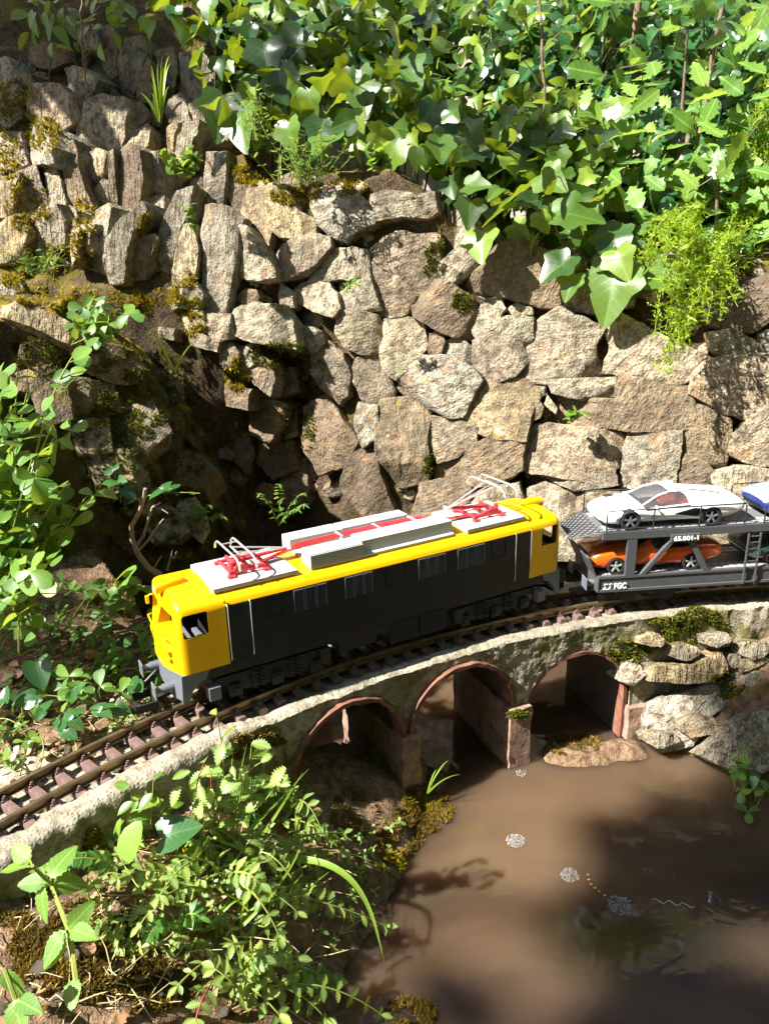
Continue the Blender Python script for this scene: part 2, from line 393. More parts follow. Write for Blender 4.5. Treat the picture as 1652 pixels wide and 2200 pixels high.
M['fern'] = leaf_mat('fine_green', [(0.14,0.26,0.02), (0.28,0.40,0.02)], (0.60,0.70,0.03), 0.45, 0.5)
M['herb'] = leaf_mat('fresh_green', [(0.05,0.16,0.03), (0.12,0.27,0.05)], (0.40,0.55,0.08), 0.4, 0.45)
M['grass'] = leaf_mat('grass_blade', [(0.16,0.28,0.03), (0.26,0.38,0.05)], (0.55,0.65,0.06), 0.4, 0.4)
M['dryleaf'] = leaf_mat('dry_leaf', [(0.26,0.14,0.06), (0.40,0.27,0.15)], (0.45,0.25,0.08), 0.2, 0.7)
M['moss_y'] = moss_mat('yellow_moss', (0.24,0.19,0.012), (0.50,0.38,0.02))
M['moss_g'] = moss_mat('green_moss', (0.07,0.085,0.01), (0.24,0.24,0.02))
M['moss_b'] = moss_mat('brown_moss', (0.15,0.095,0.02), (0.34,0.24,0.04))
# ================================================================== the setting
OC = np.array([1.041, -1.159]); R_TRACK = 1.58; R_FACE = 1.50; WATER_Z = -0.33
def arc(a_deg, r, z=0.0):
    a = radians(a_deg); return np.array([OC[0] + r * cos(a), OC[1] + r * sin(a), z])
def polar(x, y):
    return np.hypot(x - OC[0], y - OC[1]), np.degrees(np.arctan2(y - OC[1], x - OC[0]))

def ground_z(x, y):
    x = np.asarray(x, float); y = np.asarray(y, float)
    r, a = polar(x, y)
    xe = np.interp(y, [-3, -.6, -.4, -.239, -.164, -.07, .015, .12, .2, .3], [.6, .24, .205, .205, .219, .275, .305, .335, .345, .35])
    d = xe - x
    zl = np.where(d > 0, -.345 + .175 * (1 - np.exp(-np.maximum(d, 0) / .15)) + .10 * sstep(.4, 1.0, d), -.345 + .9 * d)
    xr = np.interp(y, [-3, -.6, -.2, .05, .163, .284], [2.4, 1.75, 1.3, 1.08, .915, .76])
    zl = zl + .055 * sstep(128, 134, a) * sstep(1.15, 1.45, r)
    d2 = x - xr
    zr = np.where(d2 > 0, -.345 + .26 * (1 - np.exp(-np.maximum(d2, 0) / .16)), -.345 + .9 * d2)
    mb_ = arc(107.3, 1.485); mb2_ = arc(104.5, 1.47)
    zs_ = -.47 + .143 * np.maximum(np.exp(-(((x - mb_[0]) / .13) ** 4 + ((y - mb_[1]) / .06) ** 4)), np.exp(-(((x - mb2_[0]) / .10) ** 4 + ((y - mb2_[1]) / .05) ** 4)))
    zf = np.maximum(np.maximum(np.maximum(zl, zr), -.47), zs_)
    wl = sstep(127.0, 129.0, a)
    zb_left = -.094 + .10 * sstep(1.74, 2.2, r)
    zb_w = np.maximum(-.45 + .30 * sstep(.60, .74, y) * sstep(.2, .3, x), -.47)
    zb = zb_w * (1 - wl) + zb_left * wl
    w = sstep(1.585, 1.60, r)
    z = zf * (1 - w) + zb * w
    P = np.stack([x, y, np.zeros_like(x)], -1)
    near = np.exp(-((x - .1) ** 2 + (y + .0) ** 2) / 1.0)
    z = z + fbm(P, 9, 4, 3.1) * .045 * near + fbm(P, 45, 3, 8.0) * .010 * near + fbm(P, 1.2, 3, 1.0) * .10 * (1 - near)
    return z

def axis_pts(lo, hi, a, b, fine):
    return np.concatenate([np.linspace(lo, a, 14)[:-1], np.arange(a, b, fine), np.linspace(b, hi, 14)])
xs = axis_pts(-9, 9, -.85, 1.35, .007); ys = axis_pts(-9, 9, -.50, .95, .007)
X, Y = np.meshgrid(xs, ys, indexing='ij')
Z = ground_z(X, Y)
ground = MB().grid(np.stack([X, Y, Z], -1)).build('ground', M['ground'], smooth=60, fix=False)
tag(ground, kind='structure')

# ---- water: one closed body, muddy, so that light spreads inside it
wt = NT('muddy_water'); wv = wt.coords()
wn1 = wt.noise(wv, 3.2, 4, 0.5, 0.8); wn2 = wt.noise(wv, 9, 4, 0.55, 0.6)
wcol = wt.mix(wt.ramp(wn1, [(0.35, 0.0), (0.65, 1.0)]), (0.056, 0.034, 0.020), (0.118, 0.076, 0.045))
wcol = wt.mix(wt.ramp(wn2, [(0.58, 0.0), (0.72, 0.5)]), wcol, (0.10, 0.095, 0.03))
wt.P(col=wcol, rough=0.04, ior=1.33, spec=0.5, sss=1.0)
wt.b.inputs['Subsurface Radius'].default_value = (1.0, 0.75, 0.5); wt.b.inputs['Subsurface Scale'].default_value = 0.22
wt.bump(wt.noise(wv, 16, 3, 0.5, 1.0), 0.06, 0.01)
xs2 = np.linspace(-.2, 2.6, 30); ys2 = np.linspace(-2.2, 1.1, 36)
wX, wY = np.meshgrid(xs2, ys2, indexing='ij')
wm = MB(); wm.box(-.2, 2.6, -2.2, 1.1, WATER_Z - .4, WATER_Z)
water = wm.build('pond_water', wt.m); tag(water, kind='structure')

# ---- the earth face behind the stones, and the planting bed above it
def wall_top(x):
    return np.interp(x, [-2, -.20, -.12, -.02, .30, .36, .46, .55, 2.6], [1.45, 1.30, .95, .66, .67, .64, .52, .47, .47])
def wall_y(x, z):
    x = np.asarray(x, float); z = np.asarray(z, float)
    right = .72 - .24 * (x - .45) + .20 * (z + .1)
    left = .80 + .12 * (z + .1) + .70 * np.maximum(z - .44, 0)
    w = sstep(-.06, .10, x)
    y = left * (1 - w) + right * w
    y = y + .10 * np.exp(-((x - .03) / .12) ** 2) * (1 - sstep(.12, .36, z))
    return y
cols = np.concatenate([np.linspace(-2.2, -.75, 30)[:-1], np.arange(-.75, 1.35, .010), np.linspace(1.35, 2.8, 20)])
P = []
for x in cols:
    zt = float(wall_top(x)); row = []
    zz = np.linspace(-.5, zt, 100)
    yy = wall_y(x, zz)
    row += list(zip(yy, zz))
    Yt = float(yy[-1])
    for Yb in np.linspace(Yt + .02, 2.1, 36): row.append((Yb, zt + .02 + .10 * (Yb - Yt)))
    P.append([(x, a, b) for a, b in row])
P = np.array(P)
P[..., 1] += fbm(P, 11, 4, 5.0) * .05 + fbm(P, 50, 3, 2.0) * .012
P[..., 2] += fbm(P, 14, 4, 9.0) * .02
earth_face = MB().grid(P, flip=True).build('earth_bank', M['mortar'], smooth=60, fix=False); tag(earth_face, kind='structure')

# ---- mossy mound on the left, its face turned away from the sun
mp = np.array([(-1.5,-.30,.52), (-.98,.04,.52), (-.64,.28,.50), (-.42,.43,.47), (-.25,.57,.44), (-.17,.69,.35), (-.11,.81,.17), (-.06,.97,-.05)])
sp = np.linspace(0, 1, len(mp)); su = np.linspace(0, 1, 190)
mpx = np.stack([np.interp(su, sp, mp[:, k]) for k in range(3)], -1)
for _ in range(6): mpx[1:-1] = (mpx[:-2] + mpx[1:-1] * 2 + mpx[2:]) / 4
P = []
bx, by = -.62, .78
for i, (x, y, zt) in enumerate(mpx):
    row = []
    for k in np.linspace(0, 1, 90):
        z = -.30 + (zt + .30) * k
        b = -.03 * sin(pi * k) + .10 * k ** 3 + .05 * max(0, k - .93) / .07
        row.append((x + bx * b, y + by * b, z))
    x0, y0, z0 = row[-1]
    for q in np.linspace(0.03, 1, 30):
        row.append((x0 + bx * .75 * q, y0 + by * .75 * q, z0 + .05 * q))
    P.append(row)
P = np.array(P)
dn = fbm(P, 7, 4, 21.0, ridged=True) * .12 + fbm(P, 30, 3, 4.0) * .03
P[..., 0] += -bx * dn; P[..., 1] += -by * dn; P[..., 2] += fbm(P, 16, 3, 40.0) * .03
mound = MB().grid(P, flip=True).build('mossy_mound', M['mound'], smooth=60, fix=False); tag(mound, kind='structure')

# ---- stucco garden wall far behind the shrubs
gw = MB(); gw.box(-2.6, 3.2, 2.05, 2.25, .2, 2.3)
tag(gw.build('stucco_wall', M['stucco'], bevel=.01), 'pale stucco garden wall glimpsed behind the shrubs', 'wall')

# ------------------------------------------------------------------ viaduct
via = thing('viaduct', 'mossy concrete railway viaduct with three terracotta arches over the pond', 'viaduct', arc(115, 1.6, WATER_Z))
VO = np.array(via.location)
ARCH = [(123.6, -.203, .098), (115.6, -.205, .098), (106.9, -.236, .098)]
def z_low(a):
    for ac, zc, ro in ARCH:
        d = R_FACE * radians(a - ac)
        if abs(d) < ro + .003: return zc + sqrt(max(0.0, (ro + .004) ** 2 - d * d))
    if 102.9 < a < 127.7: return -.215
    return -.47
def via_top(a):
    return np.interp(a, [70, 95, 103, 128, 131, 150], [-.083, -.083, -.085, -.087, -.080, -.078])
acol = np.arange(150, 68, -.13); P = []
for a in acol:
    zt = float(via_top(a)); zl = z_low(a); row = []
    lumpy = float(sstep(127, 132, a))
    for z in np.linspace(zl, zt - .010, 26): row.append((R_FACE + .004 * (1 - lumpy), z))
    row += [(R_FACE + .003, zt - .004), (R_FACE + .008, zt), (R_FACE + .016, zt + .001), (R_FACE + .026 + .006 * lumpy, zt), (R_FACE + .032 + .006 * lumpy, zt - .004 - .004 * lumpy)]
    for r in np.linspace(1.545, 1.69, 14): row.append((r, -.094))
    for z in np.linspace(-.10, zl, 8): row.append((1.695, z))
    P.append([arc(a, r, z) for r, z in row])
P = np.array(P) - VO
n1 = fbm(P, 26, 4, 6.0); n2 = fbm(P, 110, 3, 1.0)
out = np.stack([np.cos(np.radians(acol)), np.sin(np.radians(acol)), 0 * acol], -1)
amp = (.007 + .011 * sstep(126, 131, acol) + .012 * (1 - sstep(98, 103, acol)))[:, None]
disp = (n1 * amp + n2 * .0035)
disp[:, 31:] *= 0.25
P[:, :, 0] -= out[:, None, 0] * disp; P[:, :, 1] -= out[:, None, 1] * disp
zn = fbm(P, 22, 4, 12.0) * amp * .7; zn[:, :20] *= .3; zn[:, 31:] *= .35
P[:, :, 2] += zn + fbm(P, 140, 2, 2.0) * .003
body = MB().grid(P).build('concrete_body', M['concrete'], via, smooth=50, fix=True)
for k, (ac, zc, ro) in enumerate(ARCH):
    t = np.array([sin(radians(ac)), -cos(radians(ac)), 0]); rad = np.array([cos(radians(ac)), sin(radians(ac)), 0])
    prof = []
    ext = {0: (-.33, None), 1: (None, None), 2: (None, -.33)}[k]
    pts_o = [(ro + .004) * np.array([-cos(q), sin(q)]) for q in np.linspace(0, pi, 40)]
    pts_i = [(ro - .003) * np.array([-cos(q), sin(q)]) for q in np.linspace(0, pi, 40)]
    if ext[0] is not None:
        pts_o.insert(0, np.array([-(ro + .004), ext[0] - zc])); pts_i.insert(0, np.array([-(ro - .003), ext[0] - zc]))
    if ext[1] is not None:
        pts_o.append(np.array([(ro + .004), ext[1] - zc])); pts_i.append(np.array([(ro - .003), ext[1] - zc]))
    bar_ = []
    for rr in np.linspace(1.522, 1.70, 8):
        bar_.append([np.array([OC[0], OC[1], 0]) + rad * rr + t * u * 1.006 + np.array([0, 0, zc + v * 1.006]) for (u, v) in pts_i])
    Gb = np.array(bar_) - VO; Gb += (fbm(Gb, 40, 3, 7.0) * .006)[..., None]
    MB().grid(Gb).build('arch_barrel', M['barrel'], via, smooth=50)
    grid = []
    r0 = 1.494 if k < 2 else 1.503
    for seq, rr in ((pts_o, 1.524), (pts_o, r0), (pts_i, r0), (pts_i, 1.524), (pts_o, 1.524)):
        grid.append([OC3 + t * u + np.array([0, 0, zc + v]) for (u, v) in seq for OC3 in [np.array([OC[0], OC[1], 0]) + rad * rr]])
    G = np.array(grid) - VO
    G += (fbm(G, 60, 3, 3.0) * .005)[..., None]
    MB().grid(G).build('arch_ring', M['terracotta'], via, smooth=40)
for a0, a1, zt, zb in ((120.15, 118.85, -.200, -.45), (112.2, 110.6, -.212, -.45), (103.05, 101.3, -.262, -.45), (128.2, 127.3, -.20, -.45)):
    mb = MB(); rr = [1.497, 1.60, 1.698]; zs = np.linspace(zb, zt, 16); loop = []
    ring = [(a0 + (a1 - a0) * u, 1.492) for u in np.linspace(0, 1, 6)] + [(a1, r) for r in np.linspace(1.51, 1.698, 10)] + [(a0 + (a1 - a0) * u, 1.70) for u in np.linspace(1, 0, 4)] + [(a0, r) for r in np.linspace(1.698, 1.51, 10)]
    G = np.array([[arc(a, r, z) for z in zs] for a, r in ring]) - VO
    G += (fbm(G, 55, 4, 2.0) * .009)[..., None]
    mb.grid(G, close_u=True)
    n = len(ring); m = len(zs); mb.f.append(tuple(i * m + m - 1 for i in range(n)))
    mb.build('pier', M['brick'], via, smooth=45)

# ------------------------------------------------------------------ stones
ALLPOLY = []
def resample(poly, n):
    P = np.array(poly + poly[:1], float); seg = np.linalg.norm(np.diff(P, axis=0), axis=1)
    k = np.maximum(1, np.floor(seg / seg.sum() * n).astype(int))
    while k.sum() < n: k[np.argmax(seg / k)] += 1
    while k.sum() > n: k[np.argmax(k)] -= 1
    return np.concatenate([P[i] + (P[i + 1] - P[i]) * np.linspace(0, 1, k[i], endpoint=False)[:, None] for i in range(len(seg))])
def nrm2(v): return v / (np.linalg.norm(v) + 1e-9)
def make_stone(poly_px, bvh, normal, mat, parent, proud=.02, depth=.07, seed=0, n=44, rough=1.0, name='stone', p0=None, cap=0.03, grow=1.16):
    rs = np.random.default_rng(seed)
    c = np.mean(poly_px, axis=0)
    N = np.array(normal, float); N /= np.linalg.norm(N)
    if p0 is None:
        h, hn = hit_px(bvh, *c)
        if h is None: return None
        p0 = h
    p0 = np.asarray(p0, float)
    if bvh is not None and cap > 0:
        dd = [(hh - p0) @ N for hh in (hit_px(bvh, *q)[0] for q in poly_px) if hh is not None]
        if dd: p0 = p0 + N * float(np.clip(max(dd) * .75, 0, cap))
    p0 = p0 + N * proud
    up = np.array([0, 0, 1.0]); U = np.cross(up, N); U /= np.linalg.norm(U); V = np.cross(N, U)
    L = np.array([[(q - p0) @ U, (q - p0) @ V] for q in (onplane(x, y, p0, N) for x, y in poly_px)])
    cen = L.mean(0); p0 = p0 + U * cen[0] + V * cen[1]; L = L - cen
    o2 = resample(L.tolist(), n)
    o2 = (np.roll(o2, 1, 0) + o2 * 22 + np.roll(o2, -1, 0)) / 24.0 * grow
    size = np.sqrt(np.abs(np.sum(o2[:, 0] * np.roll(o2[:, 1], -1) - o2[:, 1] * np.roll(o2[:, 0], -1)) / 2))
    off = rs.uniform(0, 60)
    o2 *= 1.0
    jit = noise3(np.stack([o2[:, 0], o2[:, 1], 0 * o2[:, 0]], -1), 5.5 / size, off) * size * .06 + noise3(np.stack([o2[:, 0], o2[:, 1], 0 * o2[:, 0]], -1), 16 / size, off) * size * .03
    o2 = o2 * (1 + jit / (np.linalg.norm(o2, axis=1) + 1e-6))[:, None]
    ts = [1.0, 1.01, 1.0, .985, .965, .90, .78, .63, .46, .28, .10]
    hs0 = [-depth, -depth * .5, -.06 * size, -.018 * size, -.003 * size, 0, 0, 0, 0, 0, 0]
    rings = []
    planes = [(rs.normal(0, .08, 2), rs.uniform(.0, .03) * size) for _ in range(3)] + [(nrm2(rs.normal(0, 1, 2)) * rs.uniform(.4, 1.0), rs.uniform(.24, .50) * size) for _ in range(4)]
    tilt = rs.normal(0, .05, 2)
    for t, h0 in zip(ts, hs0):
        q = o2 * t
        P3 = np.stack([q[:, 0], q[:, 1], np.full(n, off)], -1)
        h = np.full(n, h0) + .05 * size
        qf = o2 * min(t, .99)
        f = np.clip(np.min([qf @ s + b for s, b in planes], axis=0), -.22 * size, .10 * size)
        if h0 > -.12 * size: h = h + f + q @ tilt
        elif h0 > -depth * .7: h = np.minimum(h, f - .2 * size)
        h = h + rough * (fbm(P3, 1.6 / size, 4, off) * .055 * size + fbm(P3, 4.5 / size, 3, off, True) * .05 * size) * (1 if h0 > -.1 * size else .4)
        rings.append(np.stack([q[:, 0], q[:, 1], h], -1))
    G = np.array(rings)
    W = G[..., 0:1] * U + G[..., 1:2] * V + G[..., 2:3] * N
    mb = MB(); mb.grid(W.transpose(1, 0, 2), close_u=True)
    m = len(ts); cc = W[-1].mean(0); mb.v.append(tuple(cc)); k = len(mb.v) - 1
    for i in range(n): mb.f.append((i * m + m - 1, ((i + 1) % n) * m + m - 1, k))
    o = mb.build(name, mat, parent, smooth=26)
    par = np.array(parent.location) if parent is not None else 0
    o.location = (p0 - par).tolist()
    return o
def S(crop, lst):
    ox, oy, sc = crop
    out = []
    for p in lst:
        v = [float(q) for q in p.split()]
        out.append([(ox + v[i] / sc, oy + v[i + 1] / sc) for i in range(0, len(v), 2)])
    return out
CB = (400, 320, 2.5415); CW = (600, 500, 1.5703); CA = (0, 0, 2.581); CM = (0, 560, 2.581); CP = (580, 1280, 1.541)
wall_polys = S(CB, [
 '110 340 200 335 275 400 272 560 250 700 215 880 160 890 105 860 110 640 90 480',
 '280 430 340 440 410 540 470 640 480 690 390 710 290 690 280 560',
 '350 200 400 190 440 215 470 330 475 450 450 560 400 520 330 430 290 370 320 300',
 '230 100 300 120 340 200 320 290 280 350 230 250',
 '110 30 200 20 215 130 205 260 200 330 110 330 105 180',
 '460 210 500 195 560 250 600 330 690 380 690 450 620 480 520 470 460 430 450 320',
 '700 230 830 185 900 220 960 290 1020 370 1010 400 920 440 880 500 800 480 730 400 690 310',
 '1060 60 1140 25 1290 20 1340 60 1345 150 1330 225 1200 230 1110 215 1060 160',
 '1020 250 1120 235 1230 245 1330 230 1345 330 1290 370 1180 365 1050 385 1010 360',
 '1345 60 1400 80 1460 180 1470 350 1460 590 1400 610 1385 500 1395 350 1390 250 1340 150',
 '1475 230 1520 290 1560 420 1590 600 1540 660 1450 725 1410 720 1385 640 1400 605 1465 595 1475 400',
 '500 560 590 495 700 475 770 490 770 540 710 620 660 670 560 700 490 710 485 650',
 '800 560 900 545 980 560 990 640 990 700 900 705 780 715 680 725 740 630',
 '1010 560 1080 500 1180 480 1290 500 1360 570 1375 680 1320 760 1250 790 1200 880 1120 900 1060 870 1020 760 1000 650',
 '1240 470 1380 460 1385 530 1330 545 1260 515',
 '600 760 680 720 770 740 820 800 840 870 800 915 700 880 600 830',
 '840 740 1000 705 1030 800 1055 870 980 890 860 870 840 800',
 '1300 800 1380 725 1450 750 1540 820 1570 900 1540 1020 1450 1010 1330 960 1260 920 1245 860',
 '830 900 920 890 1040 920 1070 1000 1060 1090 980 1115 870 1080 820 1000',
 '1085 915 1180 930 1280 950 1310 1080 1250 1140 1200 1200 1150 1250 1100 1210 1065 1130 1085 1030',
 '940 1150 1030 1115 1080 1190 1110 1260 1130 1320 1080 1380 1010 1400 950 1330 915 1230',
 '1190 1200 1250 1150 1380 1135 1500 1170 1560 1220 1590 1270 1540 1370 1500 1450 1440 1455 1320 1410 1220 1360 1165 1310',
 '1330 1010 1390 995 1410 1050 1390 1120 1320 1120',
 '1410 1050 1490 1035 1560 1090 1560 1160 1490 1150 1400 1110',
 '270 880 380 850 500 860 560 950 570 1080 450 1060 330 1040 250 990',
 '570 990 650 970 720 1000 740 1060 700 1110 620 1100 570 1050',
 '180 1070 250 1065 280 1110 270 1190 200 1190',
 '300 1130 380 1120 460 1170 480 1250 450 1340 380 1280 310 1210',
 '470 1210 580 1200 600 1320 520 1350 450 1350',
 '700 1120 770 1060 850 1130 890 1230 870 1330 820 1380 740 1300 700 1230',
 '0 750 60 745 95 800 60 880 0 890',
 '220 1290 340 1320 330 1420 220 1400', '350 1330 440 1340 540 1400 530 1474 360 1474']) + S(CW, [
 '640 170 700 110 740 50 800 30 880 60 930 150 950 230 880 245 770 215 690 200',
 '950 160 1100 165 1180 180 1180 240 1090 270 960 250',
 '690 230 740 215 755 260 720 320 670 360 650 320',
 '765 260 800 238 850 255 850 275 790 280',
 '730 300 790 280 850 290 852 350 830 385 780 370 730 330',
 '660 370 740 335 810 380 835 430 790 480 700 505 660 440',
 '860 320 940 265 1030 300 1085 330 1055 380 1055 490 960 495 850 500 835 460',
 '1085 280 1150 275 1230 320 1330 370 1450 420 1440 460 1340 505 1220 480 1110 465 1130 380',
 '915 500 1000 495 1130 490 1130 550 1010 560 930 540',
 '930 555 1130 560 1135 490 1260 505 1370 530 1370 660 1250 665 1090 655 970 640 930 590',
 '860 500 895 505 900 545 880 550', '870 560 890 590 880 620 845 640 850 590', '905 550 935 590 930 610 895 580',
 '640 590 680 520 800 480 860 520 865 560 840 620 825 690 740 690 660 660 630 620',
 '345 580 430 565 500 620 490 680 500 750 490 830 400 850 350 760 330 680',
 '515 625 600 635 660 660 660 710 600 750 540 770 510 700',
 '540 770 640 720 720 700 815 705 805 800 740 845 620 850 540 840',
 '830 660 900 650 1050 665 1150 685 1155 740 1130 790 1020 830 850 800 835 730',
 '1185 680 1350 675 1345 740 1325 850 1160 850 1165 740',
 '1355 745 1440 780 1465 810 1460 875 1330 850',
 '1380 590 1450 590 1520 640 1510 720 1500 785 1410 770 1360 730',
 '1400 490 1450 440 1560 420 1652 420 1720 480 1652 570 1590 620 1500 600 1400 540',
 '1450 340 1530 330 1610 370 1600 410 1510 420 1460 390',
 '1445 250 1530 190 1652 150 1700 160 1700 260 1590 330 1500 320 1440 290',
 '1540 680 1652 580 1720 600 1720 790 1580 770 1520 740',
 '1470 810 1540 790 1640 790 1720 820 1700 900 1480 890', '1620 340 1720 320 1720 410 1630 410',
 '230 800 280 725 330 750 345 830 370 900 400 990 330 990 210 860',
 '480 850 540 840 640 860 640 985 450 985', '640 870 800 850 820 920 800 985 640 985', '840 870 900 850 990 880 1000 985 840 985',
 '0 170 40 200 50 250 0 260', '850 805 1000 835 1120 800 1130 850 1000 870',
 '90 600 160 560 200 620 260 700 220 780 140 800 90 720', '265 580 330 590 335 680 280 720 255 650', '20 770 80 770 95 860 60 930 0 930',
 '1010 880 1150 870 1150 1000 1010 1000', '1160 865 1320 865 1320 1010 1160 1010', '1330 870 1470 890 1470 1010 1330 1010', '1480 900 1640 910 1700 930 1690 1010 1480 1010',
 '1010 1010 1200 1015 1190 1110 1010 1110', '1210 1020 1420 1020 1400 1110 1210 1110', '1430 1020 1700 1020 1700 1110 1430 1110',
 '240 990 420 1000 420 1100 240 1100', '440 1000 640 1000 640 1100 440 1100', '650 1000 1000 1000 1000 1100 650 1100'])
rock_polys = S(CA, [
 '170 270 250 240 370 260 385 340 300 380 220 370 165 320', '0 340 40 320 80 390 90 460 40 470 -20 450',
 '190 480 330 480 390 540 430 640 360 700 300 740 220 700 170 640 185 560', '345 380 420 370 490 400 545 450 500 550 450 610 400 520',
 '480 580 560 540 690 560 715 620 690 720 660 830 570 820 480 780 460 690', '570 290 640 265 670 300 680 400 620 430 580 390',
 '680 210 780 205 800 330 770 440 720 520 670 480 675 340', '790 330 840 350 850 480 840 560 800 560 760 500',
 '670 700 720 600 770 570 820 640 760 720 700 810 665 780', '740 720 800 680 830 720 820 800 760 850 720 800',
 '350 810 390 790 430 900 470 1030 520 1140 530 1210 480 1250 420 1160 380 1050 350 930', '460 880 530 830 590 850 580 960 520 1050 490 990',
 '520 1060 570 1000 600 1010 600 1140 540 1120', '230 960 300 930 340 1010 370 1120 360 1200 290 1140',
 '640 850 690 810 790 860 800 1000 770 1120 700 1200 640 1180 640 1000', '810 855 870 850 885 960 880 1080 820 1080',
 '880 870 960 850 960 960 930 1070 890 1040', '1000 690 1080 680 1060 830 1010 960 960 1030 940 980 980 850',
 '940 560 1000 520 1040 610 1050 660 960 690 920 620', '1060 590 1100 555 1150 600 1200 720 1130 760 1080 740',
 '960 1080 1040 1060 1030 1180 980 1350 940 1600 890 1600 850 1560 860 1400 900 1230',
 '1000 1260 1060 1250 1100 1380 1090 1520 1050 1580 960 1570 980 1400',
 '575 1430 600 1330 660 1250 700 1200 760 1140 790 1180 740 1300 700 1450 680 1550 600 1540',
 '740 1310 820 1310 860 1330 830 1470 800 1540 710 1550 720 1420', '820 1100 910 1090 910 1150 880 1190 830 1190',
 '500 1170 560 1140 600 1160 600 1300 560 1480 500 1500 490 1330', '365 1150 400 1180 430 1280 400 1400 375 1480 360 1300',
 '150 1250 230 1170 310 1150 350 1230 340 1360 230 1400 130 1420', '-20 1240 100 1200 150 1290 120 1420 -20 1450',
 '100 960 200 920 230 1030 280 1140 180 1180 90 1100', '-20 1000 80 960 90 1100 60 1200 -20 1200',
 '130 700 230 700 310 820 300 900 200 920 140 830', '-20 560 110 540 120 650 60 700 -20 700', '-20 740 100 740 150 900 90 940 -20 920',
 '965 1590 1090 1580 1120 1640 1080 1710 990 1700', '560 150 640 140 660 250 580 280', '870 290 960 270 990 400 960 500 890 480',
 '1010 300 1120 290 1180 400 1190 520 1080 540 1020 420', '420 150 520 140 540 260 450 280', '610 870 640 850 645 1150 612 1180', '700 1190 740 1150 765 1200 720 1300', '440 1260 500 1250 490 1400 430 1440', '1100 1100 1150 1110 1130 1250 1105 1260', '930 700 980 690 960 830 930 850', '840 560 880 550 885 690 850 700', '300 740 350 720 430 760 350 800', '430 650 470 640 475 780 430 770', '-20 470 90 470 110 540 -20 550', '100 400 180 420 190 480 110 500', '230 1180 300 1160 340 1220 260 1240', '400 1290 440 1280 430 1420 390 1470', '1180 560 1240 540 1290 700 1260 770 1200 720', '1140 1110 1180 1100 1200 1190 1150 1220'])
mound_polys = S(CM, [
 '320 540 480 470 640 470 740 510 790 600 750 670 640 680 540 640 440 600', '1010 740 1100 720 1170 800 1200 900 1200 1020 1150 1070 1050 1030 1020 900',
 '1100 430 1190 460 1230 580 1250 800 1220 840 1190 700 1140 560', '980 480 1080 490 1150 600 1190 760 1110 700 1020 620',
 '1000 1340 1080 1320 1140 1400 1155 1490 1120 1560 1040 1490 980 1400', '840 1400 930 1350 1010 1430 1040 1500 960 1560 850 1560 830 1480',
 '20 640 200 600 330 560 330 680 250 760 60 700', '1220 850 1280 880 1280 960 1220 1000', '1250 690 1370 710 1380 800 1280 830', '1340 1180 1400 1190 1420 1250 1380 1280 1330 1240',
 '310 125 480 90 640 125 820 115 840 160 700 180 520 190 340 195', '830 105 880 115 940 245 970 335 940 362 880 255', '0 75 100 75 130 155 130 245 -20 245', '130 95 210 75 270 135 280 205 150 195',
 '900 1060 1100 1080 1200 1160 1120 1250 960 1240 880 1160',
 '640 150 820 190 880 330 760 380 600 330', '330 200 500 190 520 250 380 260', '-20 250 130 250 330 330 300 400 100 330 -20 300', '750 400 950 420 960 560 830 600 780 480', '400 680 600 700 640 820 480 860 380 780', '620 850 800 800 900 950 760 1060 620 980', '850 620 990 640 1000 740 880 780', '200 760 350 700 380 860 250 900', '500 1080 700 1080 720 1250 560 1260', '700 1260 840 1280 830 1400 720 1380', '420 900 580 900 600 1040 450 1050', '150 480 300 440 380 500 250 560 140 540'])
wall_polys += S(CM, ['1000 290 1110 280 1140 380 1040 390', '880 370 960 380 960 440 890 430', '1050 410 1130 410 1200 460 1190 500 1060 470', '1150 300 1260 300 1280 420 1200 450 1150 390', '1290 480 1400 470 1440 560 1350 600 1280 560', '1390 820 1500 780 1560 900 1500 1000 1400 960', '1560 760 1640 800 1640 960 1580 980', '1450 1020 1600 1010 1640 1150 1520 1200 1440 1120'])
bvh_face = bvh_of([earth_face]); bvh_mound = bvh_of([mound])
wall = thing('dry_stone_wall', 'rough sunlit stone wall behind the car wagon and locomotive', 'wall', (.65, .72, -.3))
for i, p in enumerate(wall_polys):
    ALLPOLY.append(p); c = np.mean(p, axis=0)
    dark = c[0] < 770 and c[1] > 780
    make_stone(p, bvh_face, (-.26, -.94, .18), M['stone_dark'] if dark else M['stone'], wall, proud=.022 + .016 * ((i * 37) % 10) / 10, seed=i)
rockery = thing('rockery', 'steep bank of upright stone slabs at upper left with yellow moss', 'rockery', (-.3, .9, .4))
for i, p in enumerate(rock_polys):
    ALLPOLY.append(p)
    rs = np.random.default_rng(500 + i)
    make_stone(p, bvh_face, (-.25 + rs.normal(0, .25), -.90, .20 + rs.normal(0, .10)), M['slab'], rockery, proud=.010 + .035 * rs.random(), depth=.16, seed=200 + i, cap=.10)
mrocks = thing('mound_rocks', 'dark rocks set into the shaded mossy mound at left', 'rocks', (-.3, .5, .0))
for i, p in enumerate(mound_polys):
    ALLPOLY.append(p)
    rs = np.random.default_rng(900 + i)
    nrm = (.35 + rs.normal(0, .15), -.85, .30 + rs.normal(0, .15)) if i < 10 or i > 17 else (.05, -.75, .6)
    make_stone(p, bvh_mound, nrm, M['stone_grey'] if i == 4 else (M['stone_dark'] if i < 10 or i in (14, 18, 19, 20, 21, 22, 23, 24, 25, 26) else M['slab']), mrocks, proud=.012, depth=.11, seed=300 + i, grow=1.4 if i > 14 else 1.12)
